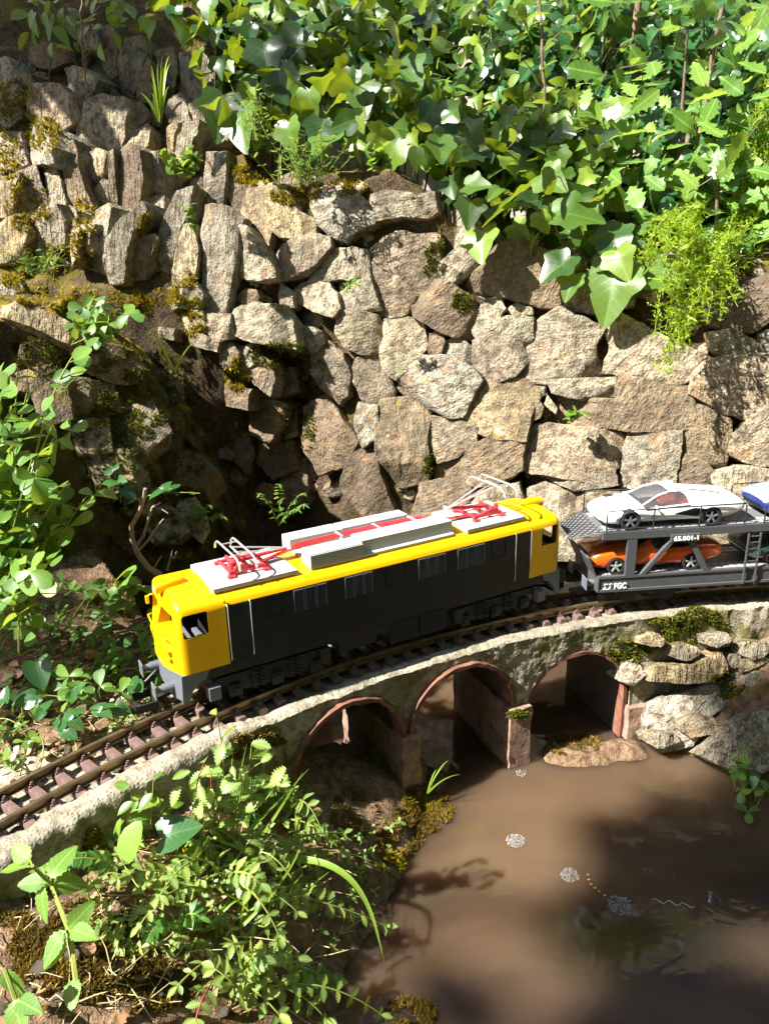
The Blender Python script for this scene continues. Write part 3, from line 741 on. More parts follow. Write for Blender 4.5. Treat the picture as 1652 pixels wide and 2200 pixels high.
# small stones packed into the joints
def pdist(x, y, poly):
    P0 = np.array(poly); P1 = np.roll(P0, -1, 0); d = P1 - P0; q = np.array([x, y]) - P0
    t = np.clip((q * d).sum(1) / ((d * d).sum(1) + 1e-9), 0, 1); return np.min(np.linalg.norm(q - d * t[:, None], axis=1))
fill = 0; cand = []
rf = np.random.default_rng(77)
for k in range(2600):
    if fill >= 90: break
    x = rf.uniform(0, 1652); y = rf.uniform(120, 1080)
    if x < 470 and y > 620: continue
    if x > 1010 and y < 560: continue
    if 470 < x < 1010 and y < 380: continue
    near = [p for p in ALLPOLY if abs(np.mean(p, axis=0)[0] - x) < 160 and abs(np.mean(p, axis=0)[1] - y) < 160]
    if any(inpoly(x, y, p) for p in near): continue
    d = min([pdist(x, y, p) for p in near] + [45.0])
    d = min([d] + [np.hypot(x - a, y - b) - r * .8 for a, b, r in cand if abs(a - x) < 80])
    if d < 7: continue
    r = min(d * 1.15, 30); cand.append((x, y, r)); fill += 1
    m = rf.integers(5, 8); aa = np.sort(rf.uniform(0, 2 * pi, m)) + 0
    aa = np.linspace(0, 2 * pi, m, endpoint=False) + rf.uniform(-.35, .35, m)
    el = rf.uniform(.75, 1.3)
    p = [(x + r * el * cos(a) * rf.uniform(.8, 1.1), y + r / el * sin(a) * rf.uniform(.8, 1.1)) for a in aa]
    lft = x < 500 and y < 640
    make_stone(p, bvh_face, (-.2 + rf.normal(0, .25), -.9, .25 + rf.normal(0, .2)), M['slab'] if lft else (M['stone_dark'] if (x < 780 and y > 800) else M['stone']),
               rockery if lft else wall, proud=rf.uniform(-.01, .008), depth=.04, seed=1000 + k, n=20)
# rocks by the water at the right end of the viaduct
pond_rocks = [('pale_rock', M['stone_grey'], '1250 350 1350 320 1440 290 1530 262 1560 300 1520 350 1450 410 1400 500 1300 530 1240 480', .27, 'big pale rock leaning on the viaduct end beside the pond'),
 ('grey_rock', M['slab'], '1490 440 1600 380 1720 370 1720 560 1560 600 1480 560 1410 530', .20, 'shaded grey rock at the right edge of the pond'),
 ('ledge_rock', M['slab'], '1260 235 1400 225 1500 185 1525 250 1460 290 1330 290 1255 285', .27, 'flat mossy ledge stone above the pale rock'),
 ('broken_stone', M['stone'], '1515 190 1560 195 1556 240 1515 240', .285, 'small triangular tan stone in the gap beside the ledge stone'),
 ('broken_stone', M['stone'], '1545 215 1620 195 1665 212 1605 242 1560 258', .28, 'flat tan stone wedged at the right edge under the coping'),
 ('mossy_stone', M['slab'], '1560 275 1600 245 1700 250 1720 320 1630 330 1570 315', .27, 'rounded mossy stone at the right edge above the grey rock'),
 ('chunk_stone', M['stone_grey'], '1165 225 1210 208 1245 260 1200 305 1160 285', .285, 'grey chunk of stone just right of the third arch')]
for i, (nm, mt, s, Y, lab) in enumerate(pond_rocks):
    p = S(CP, [s])[0]; c = np.mean(p, axis=0)
    o = make_stone(p, None, (-.1, -.85, .5) if i in (0, 1) else (0, -.93, .35), mt, None, proud=0, depth=.10, seed=700 + i, p0=aty(c[0], c[1], Y), rough=2.2, name=nm, grow=1.0)
    tag(o, lab, 'rock')
rq = np.random.default_rng(66)
for i, (x, y, w_, h_, lab) in enumerate(((1400,1375,34,16,'small mossy rubble stone below the coping near the third arch'), (1470,1400,40,18,'flat rubble stone in the middle of the right abutment'), (1545,1375,36,16,'rubble stone under the coping toward the right edge'), (1620,1395,38,20,'rubble stone at the right edge under the coping'), (1395,1440,26,16,'small dark rubble stone left of the ledge stone'), (1600,1440,34,18,'rubble stone above the mossy stone at the right edge'), (1500,1560,46,26,'low rock at the waterline below the pale rock'), (1420,1590,40,18,'flat rock at the waterline beside the end pier'))):
    aa = np.linspace(0, 2 * pi, 7, endpoint=False) + rq.uniform(-.3, .3, 7)
    p = [(x + w_ * cos(q) * rq.uniform(.85, 1.15), y + h_ * sin(q) * rq.uniform(.85, 1.15)) for q in aa]
    tag(make_stone(p, None, (-.1, -.9, .4), M['slab'] if i % 2 else M['stone'], None, proud=0, depth=.06, seed=740 + i, p0=aty(x, y, .285 if i < 6 else .235), rough=1.6, name='rubble_stone', grow=1.05), lab, 'rock')
o = make_stone([(100,1850),(150,1790),(195,1755),(205,1790),(175,1835),(120,1870)], None, (.35, -.75, .6), M['stone'], None, proud=0, depth=.04, seed=777, p0=aty(150, 1815, -.155), name='flat_stone')
tag(o, 'flat tan stone set against the concrete kerb at lower left', 'stone')
# ================================================================== railway track
trk = thing('railway_track', 'curved model railway track with brown sleepers on the viaduct', 'railway track', arc(120, R_TRACK, -.094))
TO = np.array(trk.location)
prof = [(-.0045,-.0820),(.0045,-.0820),(.0045,-.0808),(.0012,-.0800),(.0012,-.0745),(.0031,-.0738),(.0031,-.0706),(.0022,-.0700),(-.0022,-.0700),(-.0031,-.0706),(-.0031,-.0738),(-.0012,-.0745),(-.0012,-.0800),(-.0045,-.0808)]
for rr in (R_TRACK - .0265, R_TRACK + .0265):
    G = np.array([[arc(a, rr + u, z) for u, z in prof] for a in np.arange(146, 72, -.6)]) - TO
    G = np.concatenate([G, G[:, :1]], axis=1)
    MB().grid(G).build('rail', M['rail'], trk, smooth=30)
sl = MB()
yy = np.linspace(-.047, .047, 14)
sec = [(-.0062, 0), (-.0066, .0085), (-.0052, .0115), (0, .0122), (.0052, .0115), (.0066, .0085), (.0062, 0)]
G = np.array([[(u + .0006 * noise3(np.array([u * 100, y * 60, 1.]), 1.0), y, w) for u, w in sec] for y in yy]); sl.grid(G)
sl.f.append(tuple(range(6, -1, -1))); sl.f.append(tuple((13 * 7) + k for k in range(7)))
sl_me = sl.mesh('sleeper'); sl_me.materials.append(M['sleeper'])
sl_me.polygons.foreach_set('use_smooth', [True] * len(sl_me.polygons)); sl_me.set_sharp_from_angle(angle=radians(35))
ch = MB(); ch.box(-.005, .005, -.0095, .0095, .0118, .0138)
for s in (-1, 1):
    ch.box(-.0028, .0028, s * .0062 - .0022, s * .0062 + .0022, .0138, .0162); ch.cyl((0, s * .0068, .0160), (0, s * .0068, .0182), .0016, 6)
ch_me = ch.mesh('rail_chair'); ch_me.materials.append(M['sleeper'])
step = degrees(.0335 / R_TRACK); a = 144.0
rk = np.random.default_rng(5)
while a > 74:
    o = bpy.data.objects.new('sleeper', sl_me); COL.objects.link(o); o.parent = trk
    o.location = (arc(a, R_TRACK, -.094) - TO).tolist(); o.rotation_euler = (0, 0, radians(a - 90) + rk.normal(0, .012))
    for s in (-1, 1):
        c = bpy.data.objects.new('rail_chair', ch_me); COL.objects.link(c); c.parent = o; c.location = (0, s * .0265, 0)
    a -= step

# ================================================================== locomotive
LL, LW = .656, .130
def loco_pt(x, y, z):
    c, s = cos(YAW), sin(YAW); return np.array([c * x - s * y, s * x + c * y, z])
loco = thing('locomotive', 'yellow and dark grey electric model locomotive with two red pantographs', 'locomotive', loco_pt(LL / 2, LW / 2, -.07), YAW)
LOFF = (-LL / 2, -LW / 2, .07)
def LP(mb, name, mat, smooth=None, bevel=0, parent=None):
    o = mb.build(name, mat, loco if parent is None else parent, smooth, bevel)
    if parent is None: o.location = LOFF
    return o
def carve(me, cutters, cmat=None):
    o = bpy.data.objects.new('tmp', me); COL.objects.link(o); tmp = []
    for c in cutters:
        cm = c.mesh('cut') if isinstance(c, MB) else c
        bm = bmesh.new(); bm.from_mesh(cm); bmesh.ops.recalc_face_normals(bm, faces=bm.faces); bm.to_mesh(cm); bm.free()
        if cmat is not None and not cm.materials:
            for m_ in me.materials: cm.materials.append(m_)
            for p in cm.polygons: p.material_index = cmat
        k = bpy.data.objects.new('tmpc', cm); COL.objects.link(k); tmp.append(k)
        b = o.modifiers.new('b', 'BOOLEAN'); b.operation = 'DIFFERENCE'; b.object = k; b.solver = 'EXACT'
    dg = bpy.context.evaluated_depsgraph_get(); dg.update()
    r = bpy.data.meshes.new_from_object(o.evaluated_get(dg), preserve_all_data_layers=True, depsgraph=dg)
    for k in tmp + [o]: bpy.data.objects.remove(k)
    return r
half = [(0, 0), (0, .045), (0, .084), (.0012, .0905), (.0045, .0962), (.012, .1008), (.028, .1046), (.048, .1065)]
ring = half + [(.065, .107)] + [(LW - y, z) for y, z in half[::-1]]
def xfront(y, z):
    d = np.interp(z, [0, .03, .055, .09, .108], [.014, .018, .015, .004, -.002])
    return -d * (1 - ((y - .065) / .065) ** 2)
def cab_mesh():
    mb = MB(); XB = .0645; rows = []
    rc = (.065, .05)
    for u in (0, .5, .85, 1.0):
        rows.append([(XB + ((xfront(y, z) + .010) - XB) * u, y, z) for y, z in ring])
    for t, dx in ((.992, .006), (.975, .0025), (.95, .0008), (.90, 0)):
        rows.append([(xfront(rc[0] + (y - rc[0]) * t, rc[1] + (z - rc[1]) * t) + dx, rc[0] + (y - rc[0]) * t, max(0, rc[1] + (z - rc[1]) * t) if z > 0 else 0.05 * (1 - t) * 0) for y, z in ring])
    for t in (.75, .55, .35, .15):
        rows.append([(xfront(rc[0] + (y - rc[0]) * t, rc[1] + (z - rc[1]) * t), rc[0] + (y - rc[0]) * t, (rc[1] + (z - rc[1]) * t) if z > 0 else 0) for y, z in ring])
    mb.grid(np.array(rows)); n = len(ring); R_ = len(rows)
    mb.f.append(tuple(range(n))); mb.f.append(tuple((R_ - 1) * n + k for k in range(n - 1, -1, -1)))
    # floor
    mb.f.append(tuple([i * n for i in range(R_)] + [i * n + n - 1 for i in range(R_ - 1, -1, -1)]))
    me = mb.mesh('cab')
    bm = bmesh.new(); bm.from_mesh(me); bmesh.ops.remove_doubles(bm, verts=bm.verts, dist=1e-6); bmesh.ops.recalc_face_normals(bm, faces=bm.faces); bm.to_mesh(me); bm.free()
    def rbox(x0, x1, y0, y1, z0, z1, axis):
        m = MB(); q = .003
        if axis == 1: a0, a1 = x0, x1
        else: a0, a1 = y0, y1
        pl = [(a0 + q, z0), (a1 - q, z0), (a1 - .001, z0 + .001), (a1, z0 + q), (a1, z1 - q), (a1 - .001, z1 - .001), (a1 - q, z1), (a0 + q, z1), (a0 + .001, z1 - .001), (a0, z1 - q), (a0, z0 + q), (a0 + .001, z0 + .001)]
        m.prism(pl, axis, *((y0, y1) if axis == 1 else (x0, x1))); return m
    inner = MB().box(.004, .060, .0035, .1265, .004, .0885)
    cuts = [inner, rbox(.005, .040, -.01, .14, .052, .086, 1), rbox(-.03, .02, .016, .058, .056, .083, 0), rbox(-.03, .02, .072, .114, .056, .083, 0)]
    me.materials.append(M['yellow']); me.materials.append(M['cab_inside'])
    imesh = inner.mesh('cut'); imesh.materials.append(M['yellow']); imesh.materials.append(M['cab_inside'])
    for p in imesh.polygons: p.material_index = 1
    cuts[0] = imesh
    return carve(me, cuts, 0)
cm = cab_mesh()
cm2 = cm.copy()
co = np.empty(len(cm2.vertices) * 3); cm2.vertices.foreach_get('co', co); co = co.reshape(-1, 3); co[:, 0] = LL - co[:, 0]; cm2.vertices.foreach_set('co', co.ravel()); cm2.flip_normals()
for me in (cm, cm2):
    o = mobj('cab', me, M['yellow'], loco, smooth=32); o.location = LOFF
    mir = me is cm2
    X = (lambda x: LL - x) if mir else (lambda x: x)
    def bx(mb, x0, x1, *r): return mb.box(min(X(x0), X(x1)), max(X(x0), X(x1)), *r)
    # cab interior
    LP(bx(MB(), .055, .0595, .006, .124, .005, .095), 'cab_bulkhead', M['loco_black'])
    LP(bx(bx(MB(), .006, .020, .012, .118, .005, .046), .030, .042, .030, .055, .005, .040), 'driver_desk', M['loco_grey'], bevel=.001)
    # headlamp pod on the roof edge
    pts = [(X(x), .065, .1085 + dz) for x, dz in ((.036, -.004), (.029, -.0005), (.018, .001), (.006, 0), (-.010, -.003))]
    LP(MB().tube(pts, [.002, .0055, .0075, .0085, .0085], 14), 'headlamp_pod', M['yellow'], smooth=50)
    LP(MB().cyl((X(-.0103), .065, .1055), (X(-.0112), .065, .1055), .0068, 14), 'lamp_glass', M['chrome'], smooth=30)
    # lamp clusters, grab rails, crest on the nose
    mb = MB()
    for y in (.024, .106):
        for dz in (0, .011):
            xx = float(xfront(y, .018 + dz)) - .0005; mb.cyl((X(xx + .003), y, .018 + dz), (X(xx - .002), y, .018 + dz), .0048, 12)
    LP(mb, 'marker_lamp', M['yellow'], smooth=40)
    mb = MB()
    for y in (.020, .110): mb.tube([(X(float(xfront(y, .05)) - .001), y, .050), (X(float(xfront(y, .046)) - .006), y, .049), (X(float(xfront(y, .04)) - .006), y + (.02 if y < .06 else -.02), .044), (X(float(xfront(.065, .04)) + .000), y + (.022 if y < .06 else -.022), .043)], .0011, 6)
    LP(mb, 'grab_rail', M['yellow'], smooth=60)
    for y, s in ((-.001, -1), (.131, 1)):
        mb = MB(); xx = X(-.004); dx = -1 if not mir else 1
        mb.tube([(X(.004), y - s * .004, .070), (xx, y, .070), (xx + dx * .004, y + s * .002, .066)], .0012, 6)
        mb.box(xx + dx * .004 - .002, xx + dx * .004 + .002, min(y, y + s * .006), max(y, y + s * .006), .056, .067)
        if s > 0: LP(mb, 'mirror', M['yellow'])
    # grey end skirt
    LP(MB().prism([(X(a), z) for a, z in ((-.004,0),(.036,0),(.030,-.013),(.019,-.017),(.009,-.028),(.003,-.043),(-.006,-.043))], 1, .0005, .005), 'skirt', M['loco_grey'], bevel=.0008)
    LP(MB().prism([(X(a), z) for a, z in ((-.004,0),(.036,0),(.030,-.013),(.019,-.017),(.009,-.028),(.003,-.043),(-.006,-.043))], 1, .125, .1295), 'skirt', M['loco_grey'], bevel=.0008)
    mb = MB(); G = []
    for y in np.linspace(.001, .129, 15):
        x0 = float(xfront(y, .0)) - .0005
        G.append([(X(x0 + .003), y, 0), (X(x0), y, -.001), (X(x0), y, -.035 if .04 < y < .09 else -.042), (X(x0 + .003), y, -.035 if .04 < y < .09 else -.042), (X(x0 + .003), y, 0)])
    mb.grid(np.array(G)); LP(mb, 'buffer_beam', M['loco_grey'], smooth=30)
    for y in (.030, .100):
        b = LP(MB().cyl((X(-.010), y, -.027), (X(-.024), y, -.027), .0066, 14).cyl((X(-.024), y, -.027), (X(-.034), y, -.027), .0050, 14), 'buffer', M['loco_grey'], smooth=40)
        mbp = MB().box(min(X(-.034), X(-.0365)), max(X(-.034), X(-.0365)), y - .010, y + .010, -.0375, -.0165)
        LP(mbp, 'buffer_plate', M['loco_grey'], bevel=.002)
    mb = MB(); y0, y1 = .046, .084
    for (xa, ya, xb, yb) in ((-.058, y0, -.058, y1), (-.030, y0, -.030, y1), (-.058, y0, -.030, y0), (-.058, y1, -.030, y1)):
        mb.bar((X(xa), ya, -.058), (X(xb), yb, -.058), .003, .012)
    mb.bar((X(-.030), .065, -.058), (X(-.002), .065, -.052), .014, .006)
    LP(mb, 'coupler_loop', M['loco_black'])
    LP(MB().tube([(X(-.012), .11, -.04), (X(-.03), .112, -.055), (X(-.042), .118, -.066), (X(-.05), .122, -.055)], .0016, 6), 'brake_hose', M['loco_grey'], smooth=60)
    # bogie
    xc = .132
    bg = LP(bx(bx(MB(), xc - .07, xc + .07, .030, .100, -.045, -.018), xc - .02, xc + .02, .012, .118, -.030, -.016), 'bogie', M['loco_black'], bevel=.001)
    for y0, y1, yo in ((.006, .013, .002), (.117, .124, .128)):
        mb = MB().prism([(X(xc + a), z) for a, z in ((-.086,-.022),(.086,-.022),(.086,-.034),(.058,-.034),(.048,-.050),(-.048,-.050),(-.058,-.034),(-.086,-.034))], 1, y0, y1)
        LP(mb, 'side_frame', M['loco_black'], bevel=.0008)
        for dx in (-.034, -.022, .022, .034):
            hp = []; mb = MB()
            for q in range(41):
                aa = q / 40 * 2 * pi * 5; hp.append((X(xc + dx) + .0045 * cos(aa), yo + .0045 * sin(aa), -.020 - .028 * q / 40))
            mb.tube(hp, .0011, 4)
            LP(mb, 'coil_spring', M['loco_black'], smooth=60)
        for dx in (-.062, 0, .062):
            mb = MB().box(X(xc + dx) - .009, X(xc + dx) + .009, min(yo, y0) - .001, max(yo, y1) - .001, -.054, -.036)
            mb.cyl((X(xc + dx), yo - .004 if yo < .06 else yo + .004, -.045), (X(xc + dx), yo, -.045), .0055, 10)
            LP(mb, 'axle_box', M['loco_black'], bevel=.0008)
        mb = bx(MB(), .030, .047, min(yo - .006, y1), max(yo + .004, y1), -.048, -.028); LP(mb, 'sand_box', M['loco_grey'], bevel=.0008)
        mb = bx(MB(), .20, .216, min(yo - .002, y1), max(yo + .002, y1), -.045, -.020); LP(mb, 'sand_box', M['loco_black'], bevel=.0008)
    for dx in (-.062, 0, .062):
        for y in (.0385, .0915):
            s = 1 if y > .065 else -1
            LP(MB().cyl((X(xc + dx), y - .003, -.049), (X(xc + dx), y + .003, -.049), .021, 22).cyl((X(xc + dx), y - s * .003, -.049), (X(xc + dx), y - s * .0045, -.049), .0235, 22), 'wheel', M['loco_black'], smooth=40)
# middle body and roof
X0, X1 = .0646, LL - .0646
dk = MB(); dk.box(X0, X1, .0004, LW - .0004, -.004, .0865); LP(dk, 'body_side', M['loco_dark'])
G = []
for x in (X0, .285, .2856, .371, .3716, X1):
    k = .0006 if x in (.285, .371) else 0
    G.append([(x, y, z) for y, z in [(0, .0868)] + ring[3:-3] + [(LW, .0868)]])
LP(MB().grid(np.array(G)), 'roof', M['yellow'], smooth=40)
LP(MB().box(.03, LL - .03, .004, LW - .004, -.017, -.0005), 'underframe', M['loco_black'])
for x0, x1 in ((.320, .3715), (.3735, .426)):
    LP(MB().box(x0, x1, .003, .127, -.048, -.012), 'equipment_box', M['louvre'], bevel=.0008)
LP(MB().box(.235, .30, .010, .12, -.040, -.014), 'battery_box', M['loco_black'], bevel=.0008)
for x0, x1 in ((.0665, .0985), (.558, .5905)):
    for ys in (-1, 1):
        y = -.0001 if ys < 0 else LW + .0001
        d = LP(MB().box(x0 + .001, x1 - .001, min(y - ys * .0006, y + ys * .0006), max(y - ys * .0006, y + ys * .0006), .004, .0855), 'door', M['loco_dark'], bevel=.0004)
        for xr in (x0, x1):
            LP(MB().tube([(xr, y, .088), (xr, y + ys * .003, .086), (xr, y + ys * .003, .007), (xr, y, .004)], .0006, 6), 'handrail', M['chrome'], smooth=60)
for x0, x1 in ((.119, .147), (.313, .347), (.511, .539)):
    for ys in (-1, 1):
        y = .0004 if ys < 0 else LW - .0004; mb = MB(); yo = y + ys * .0008
        for (a, b, c, d) in ((x0, x1, .052, .0528), (x0, x1, .0842, .085), (x0, x0 + .0008, .0528, .0842), (x1 - .0008, x1, .0528, .0842)): mb.box(a, b, min(y, yo), max(y, yo), c, d)
        LP(mb, 'window_frame', M['loco_dark'])
for x0, x1 in ((.1625, .2155), (.243, .291), (.369, .421), (.442, .4965)):
    w = (x1 - x0) / 3
    for k in range(3):
        for ys in (-1, 1):
            y = .0003 if ys < 0 else LW - .0003; mb = MB(); a = x0 + k * w + .0010; b = x0 + (k + 1) * w - .0010
            yo = y + ys * .0016
            fr = MB(); fr.box(a, a + .0010, min(y, yo), max(y, yo), .051, .0845); fr.box(b - .0010, b, min(y, yo), max(y, yo), .051, .0845); fr.box(a + .0010, b - .0010, min(y, yo), max(y, yo), .0833, .0845); LP(fr, 'louvre_frame', M['louvre_edge'])
            for q in range(12):
                z = .0515 + q * .0027
                mb.add([(a + .0012, y, z + .0022), (b - .0012, y, z + .0022), (b - .0012, yo, z), (a + .0012, yo, z)], [(0, 1, 2, 3)])
            LP(mb, 'louvre', M['louvre'])
LP(MB().cyl((.064, -.0003, .093), (.064, .0012, .093), .0018, 10), 'bolt', M['yellow'])
# roof fittings
for x0, x1 in ((.054, .176), (.470, .588)):
    LP(MB().box(x0, x1, .011, .113, .1030, .1092), 'roof_plate', M['roof_white'], bevel=.0004)
mb = MB().box(.199, .283, .0145, .046, .102, .1255)
for q in range(8):
    z = .1045 + q * .0026; mb.box(.1975, .2835, .0130, .0146, z, z + .0013)
LP(mb, 'resistor_box', M['roof_white'])
LP(MB().prism([(.014, .103), (.014, .1065), (.020, .1085), (.020, .1265), (.054, .1265), (.054, .103)], 0, .2845, .446), 'equipment_cover', M['roof_white'])
LP(MB().box(.198, .283, .086, .116, .102, .1255), 'equipment_cover', M['roof_white'], bevel=.0008)
LP(MB().box(.2845, .405, .086, .114, .102, .1262), 'equipment_cover', M['roof_white'], bevel=.0008)
LP(MB().box(.199, .446, .055, .084, .1045, .1085), 'roof_channel', M['roof_white'])
for k in range(4):
    y = .060 + k * .0045; s = .002 * (k - 1.5)
    LP(MB().tube([(.145, .058 + s, .114), (.165, .060 + s, .117), (.185, .060 + s, .121), (.205, y, .122), (.27, y, .1245), (.34, y + .001, .125), (.41, y, .1235), (.445, y - .002, .117), (.47, .060 + s, .114), (.50, .058 + s, .1135), (.52, .058 + s, .113)], .0013, 6), 'cable', M['red'], smooth=60)
for x in (.27, .335, .40): LP(MB().box(x, x + .003, .056, .080, .120, .1262), 'cable_clamp', M['roof_white'])
def pantograph(xb, knee, head, sgn):
    R_, Cc = M['red'], M['chrome']; z0 = .1100
    mb = MB()
    for y in (.040, .086): mb.bar((xb - .028, y, z0 + .005), (xb + .028, y, z0 + .005), .0045, .0045)
    for x in (-.026, .002, .026): mb.bar((xb + x, .036, z0 + .006), (xb + x, .090, z0 + .006), .0035, .0035)
    for x in (-.026, .026):
        for y in (.034, .092): mb.box(xb + x - .005, xb + x + .005, y - .004, y + .004, z0 - .001, z0 + .003)
    mb.prism([(xb - .022, z0 + .006), (xb + .022, z0 + .006), (xb + .012 * sgn + .004, z0 + .014), (xb + .012 * sgn - .004, z0 + .014)], 1, .038, .041)
    mb.cyl((xb + .022 * sgn, .045, z0 + .006), (xb + .022 * sgn, .045, z0 + .018), .004, 10)
    LP(mb, 'pantograph_base', R_)
    piv = (xb - .016 * sgn * -1, .063, z0 + .012)
    la = MB(); la.cyl((piv[0], .046, piv[2]), (piv[0], .082, piv[2]), .003, 10)
    la.tube([(piv[0], .060, piv[2]), knee], [.0036, .0024], 8); la.tube([(piv[0], .070, piv[2] - .002), (knee[0], .068, knee[2] - .002)], .0014, 6)
    LP(la, 'pantograph_lower_arm', R_, smooth=50)
    ua = MB()
    for y in (.050, .080): ua.tube([(knee[0], .065, knee[2]), (head[0], y, head[2] - .004)], .0015, 6)
    ua.tube([(knee[0], .067, knee[2] - .003), (head[0] - .002, .065, head[2] - .006)], .0008, 6)
    ua.cyl((knee[0], .058, knee[2]), (knee[0], .073, knee[2]), .0030, 10); ua.cyl((head[0], .046, head[2] - .004), (head[0], .084, head[2] - .004), .0015, 8)
    LP(ua, 'pantograph_upper_arm', Cc, smooth=50)
    hd = MB()
    for dx in (-.012, .012):
        pts = [(head[0] + dx, y, head[2] + dz) for y, dz in ((.012, -.014), (.016, -.006), (.024, -.001), (.034, 0), (.065, 0), (.096, 0), (.106, -.001), (.114, -.006), (.118, -.014))]
        hd.tube(pts, .0016, 6)
    for y in (.040, .090): hd.bar((head[0] - .012, y, head[2] - .001), (head[0] + .012, y, head[2] - .001), .0015, .0015)
    LP(hd, 'pantograph_head', Cc, smooth=50)
pantograph(.114, (.186, .065, .123), (.106, .065, .140), -1)
pantograph(.530, (.468, .065, .130), (.557, .065, .162), 1)

# ================================================================== lettering
def text_mesh(s, size, weight=0.0):
    cu = bpy.data.curves.new('t', 'FONT'); cu.body = s; cu.size = size; cu.offset = weight; cu.extrude = .0004; cu.resolution_u = 4
    o = bpy.data.objects.new('t', cu); COL.objects.link(o)
    dg = bpy.context.evaluated_depsgraph_get(); dg.update()
    me = bpy.data.meshes.new_from_object(o.evaluated_get(dg)); bpy.data.objects.remove(o); me.materials.clear()
    return me
def place_text(s, x0, x1, z0, z1, y, parent, off, mat, weight=0.0):
    me = text_mesh(s, 1.0, weight); co = np.empty(len(me.vertices) * 3); me.vertices.foreach_get('co', co); co = co.reshape(-1, 3)
    lo, hi = co.min(0), co.max(0)
    n = np.stack([x0 + (co[:, 0] - lo[0]) / (hi[0] - lo[0]) * (x1 - x0), y - .0002 - (co[:, 2] - lo[2]), z0 + (co[:, 1] - lo[1]) / (hi[1] - lo[1]) * (z1 - z0)], -1)
    me.vertices.foreach_set('co', n.ravel()); me.update()
    o = mobj('lettering', me, mat, parent); o.location = off; return o

# ================================================================== car-carrier wagon
WTH = radians(5.6); W0 = np.array([.636, .305, 0]); WLEN, WWID = .64, .115
def wag_pt(x, y, z):
    c, s = cos(WTH), sin(WTH); return W0 + np.array([c * x - s * y, s * x + c * y, z])
wag = thing('car_carrier_wagon', 'black double deck car carrier wagon coupled behind the locomotive', 'railway wagon', wag_pt(WLEN / 2, WWID / 2, -.07), WTH)
WOFF = (-WLEN / 2, -WWID / 2, .07)
def WP(mb, name, mat, smooth=None, bevel=0):
    o = mb.build(name, mat, wag, smooth, bevel); o.location = WOFF; return o
wm_, wd = M['wagon'], M['wagon_deck']
for ys, y in ((-1, 0), (1, WWID)):
    i = y - ys * .008
    sect = [(y, -.006), (y, -.010), (y - ys * .002, -.011), (y - ys * .002, -.030), (y, -.031), (y, -.035), (i, -.035), (i, -.006)]
    WP(MB().prism(sect, 0, 0, WLEN), 'lower_beam', wm_)
    WP(MB().prism([(y, .061), (y, .075), (i, .075), (i, .061)], 0, 0, WLEN), 'upper_beam', wm_, bevel=.0006)
    yc = y - ys * .004
    posts = [((.053, -.006), (.053, .061), .017), ((.076, -.006), (.130, .061), .010), ((.152, .061), (.190, -.006), .011)]
    posts += [((WLEN - a[0], a[1]), (WLEN - b[0], b[1]), w) for a, b, w in posts]
    for a, b, w in posts: WP(MB().bar((a[0], yc, a[1]), (b[0], yc, b[1]), .007, w, up=(0, 1, 0)) if False else MB().prism([(a[0] - w / 2, a[1]), (a[0] + w / 2, a[1]), (b[0] + w / 2, b[1]), (b[0] - w / 2, b[1])], 1, yc - .0035, yc + .0035), 'post', wm_, bevel=.0006)
    # railings
    yr = y - ys * .002
    for x0, x1 in ((.006, .249), (.284, .40), (.42, .634)):
        mb = MB(); n = 3 if x1 - x0 > .2 else 1
        xs_ = [x0 + (x1 - x0) * k / n for k in range(n + 1)]
        mb.tube([(x0, yr, .074), (x0, yr, .108), (x0 + .003, yr, .112), (x1 - .003, yr, .113), (x1, yr, .109), (x1, yr, .074)], .0013, 6)
        mb.tube([(x0, yr, .080), (x1, yr, .081)], .0011, 5)
        for x in xs_[1:-1]: mb.tube([(x, yr, .074), (x, yr, .1125)], .0012, 5)
        WP(mb, 'railing', M['wire'], smooth=60)
WP(MB().box(.002, WLEN - .002, .008, WWID - .008, -.014, -.009), 'lower_deck', wd)
WP(MB().box(.002, WLEN - .002, .0082, WWID - .0082, .069, .0738), 'upper_deck', wd)
mb = MB()
for k in range(46):
    x = .008 + k * .0138
    for ya in (.011, .024, .081, .094): mb.box(x, x + .0105, ya, ya + .0105, -.009, -.0078); mb.box(x, x + .0105, ya, ya + .0105, .0738, .0748)
tag(WP(mb, 'deck_light_squares', simple('pale_light_square', (.30, .30, .30), .5)), kind='stuff')  # pale squares colour in light patches coming through the deck gaps
fl = MB()
A, B_, C_, D_ = (.001, .004, .0735), (.001, .111, .0735), (-.046, .092, .0640), (-.052, .010, .0640)
fl.add([A, B_, C_, D_] + [(p[0], p[1], p[2] - .002) for p in (A, B_, C_, D_)], [(0, 1, 2, 3), (7, 6, 5, 4), (0, 3, 7, 4), (1, 5, 6, 2), (2, 6, 7, 3), (0, 4, 5, 1)])
WP(fl, 'end_flap', wd)
mb = MB()
def flp(u, v):
    a = np.array(A) * (1 - v) + np.array(B_) * v; b = np.array(D_) * (1 - v) + np.array(C_) * v
    return a * (1 - u) + b * u + np.array([0, 0, .0005])
for k in np.linspace(-.5, 1.0, 13):
    for s in (1, -1):
        seg = []
        for u in np.linspace(0, 1, 12):
            v = k + .5 * u; v = v if s > 0 else 1 - v
            if 0 <= v <= 1: seg.append(tuple(flp(u, v)))
        if len(seg) > 1: mb.tube([seg[0], seg[-1]], .0007, 4)
WP(mb, 'tread_lattice', M['wire'])
WP(MB().prism([(-.004, .03 - .035), (-.006, -.006), (-.022, .028), (-.018, .030)], 1, .006, .109), 'end_ramp', wm_, bevel=.0008)
WP(MB().box(-.003, .0, .0, WWID, -.035, -.006), 'end_beam', wm_, bevel=.0006)
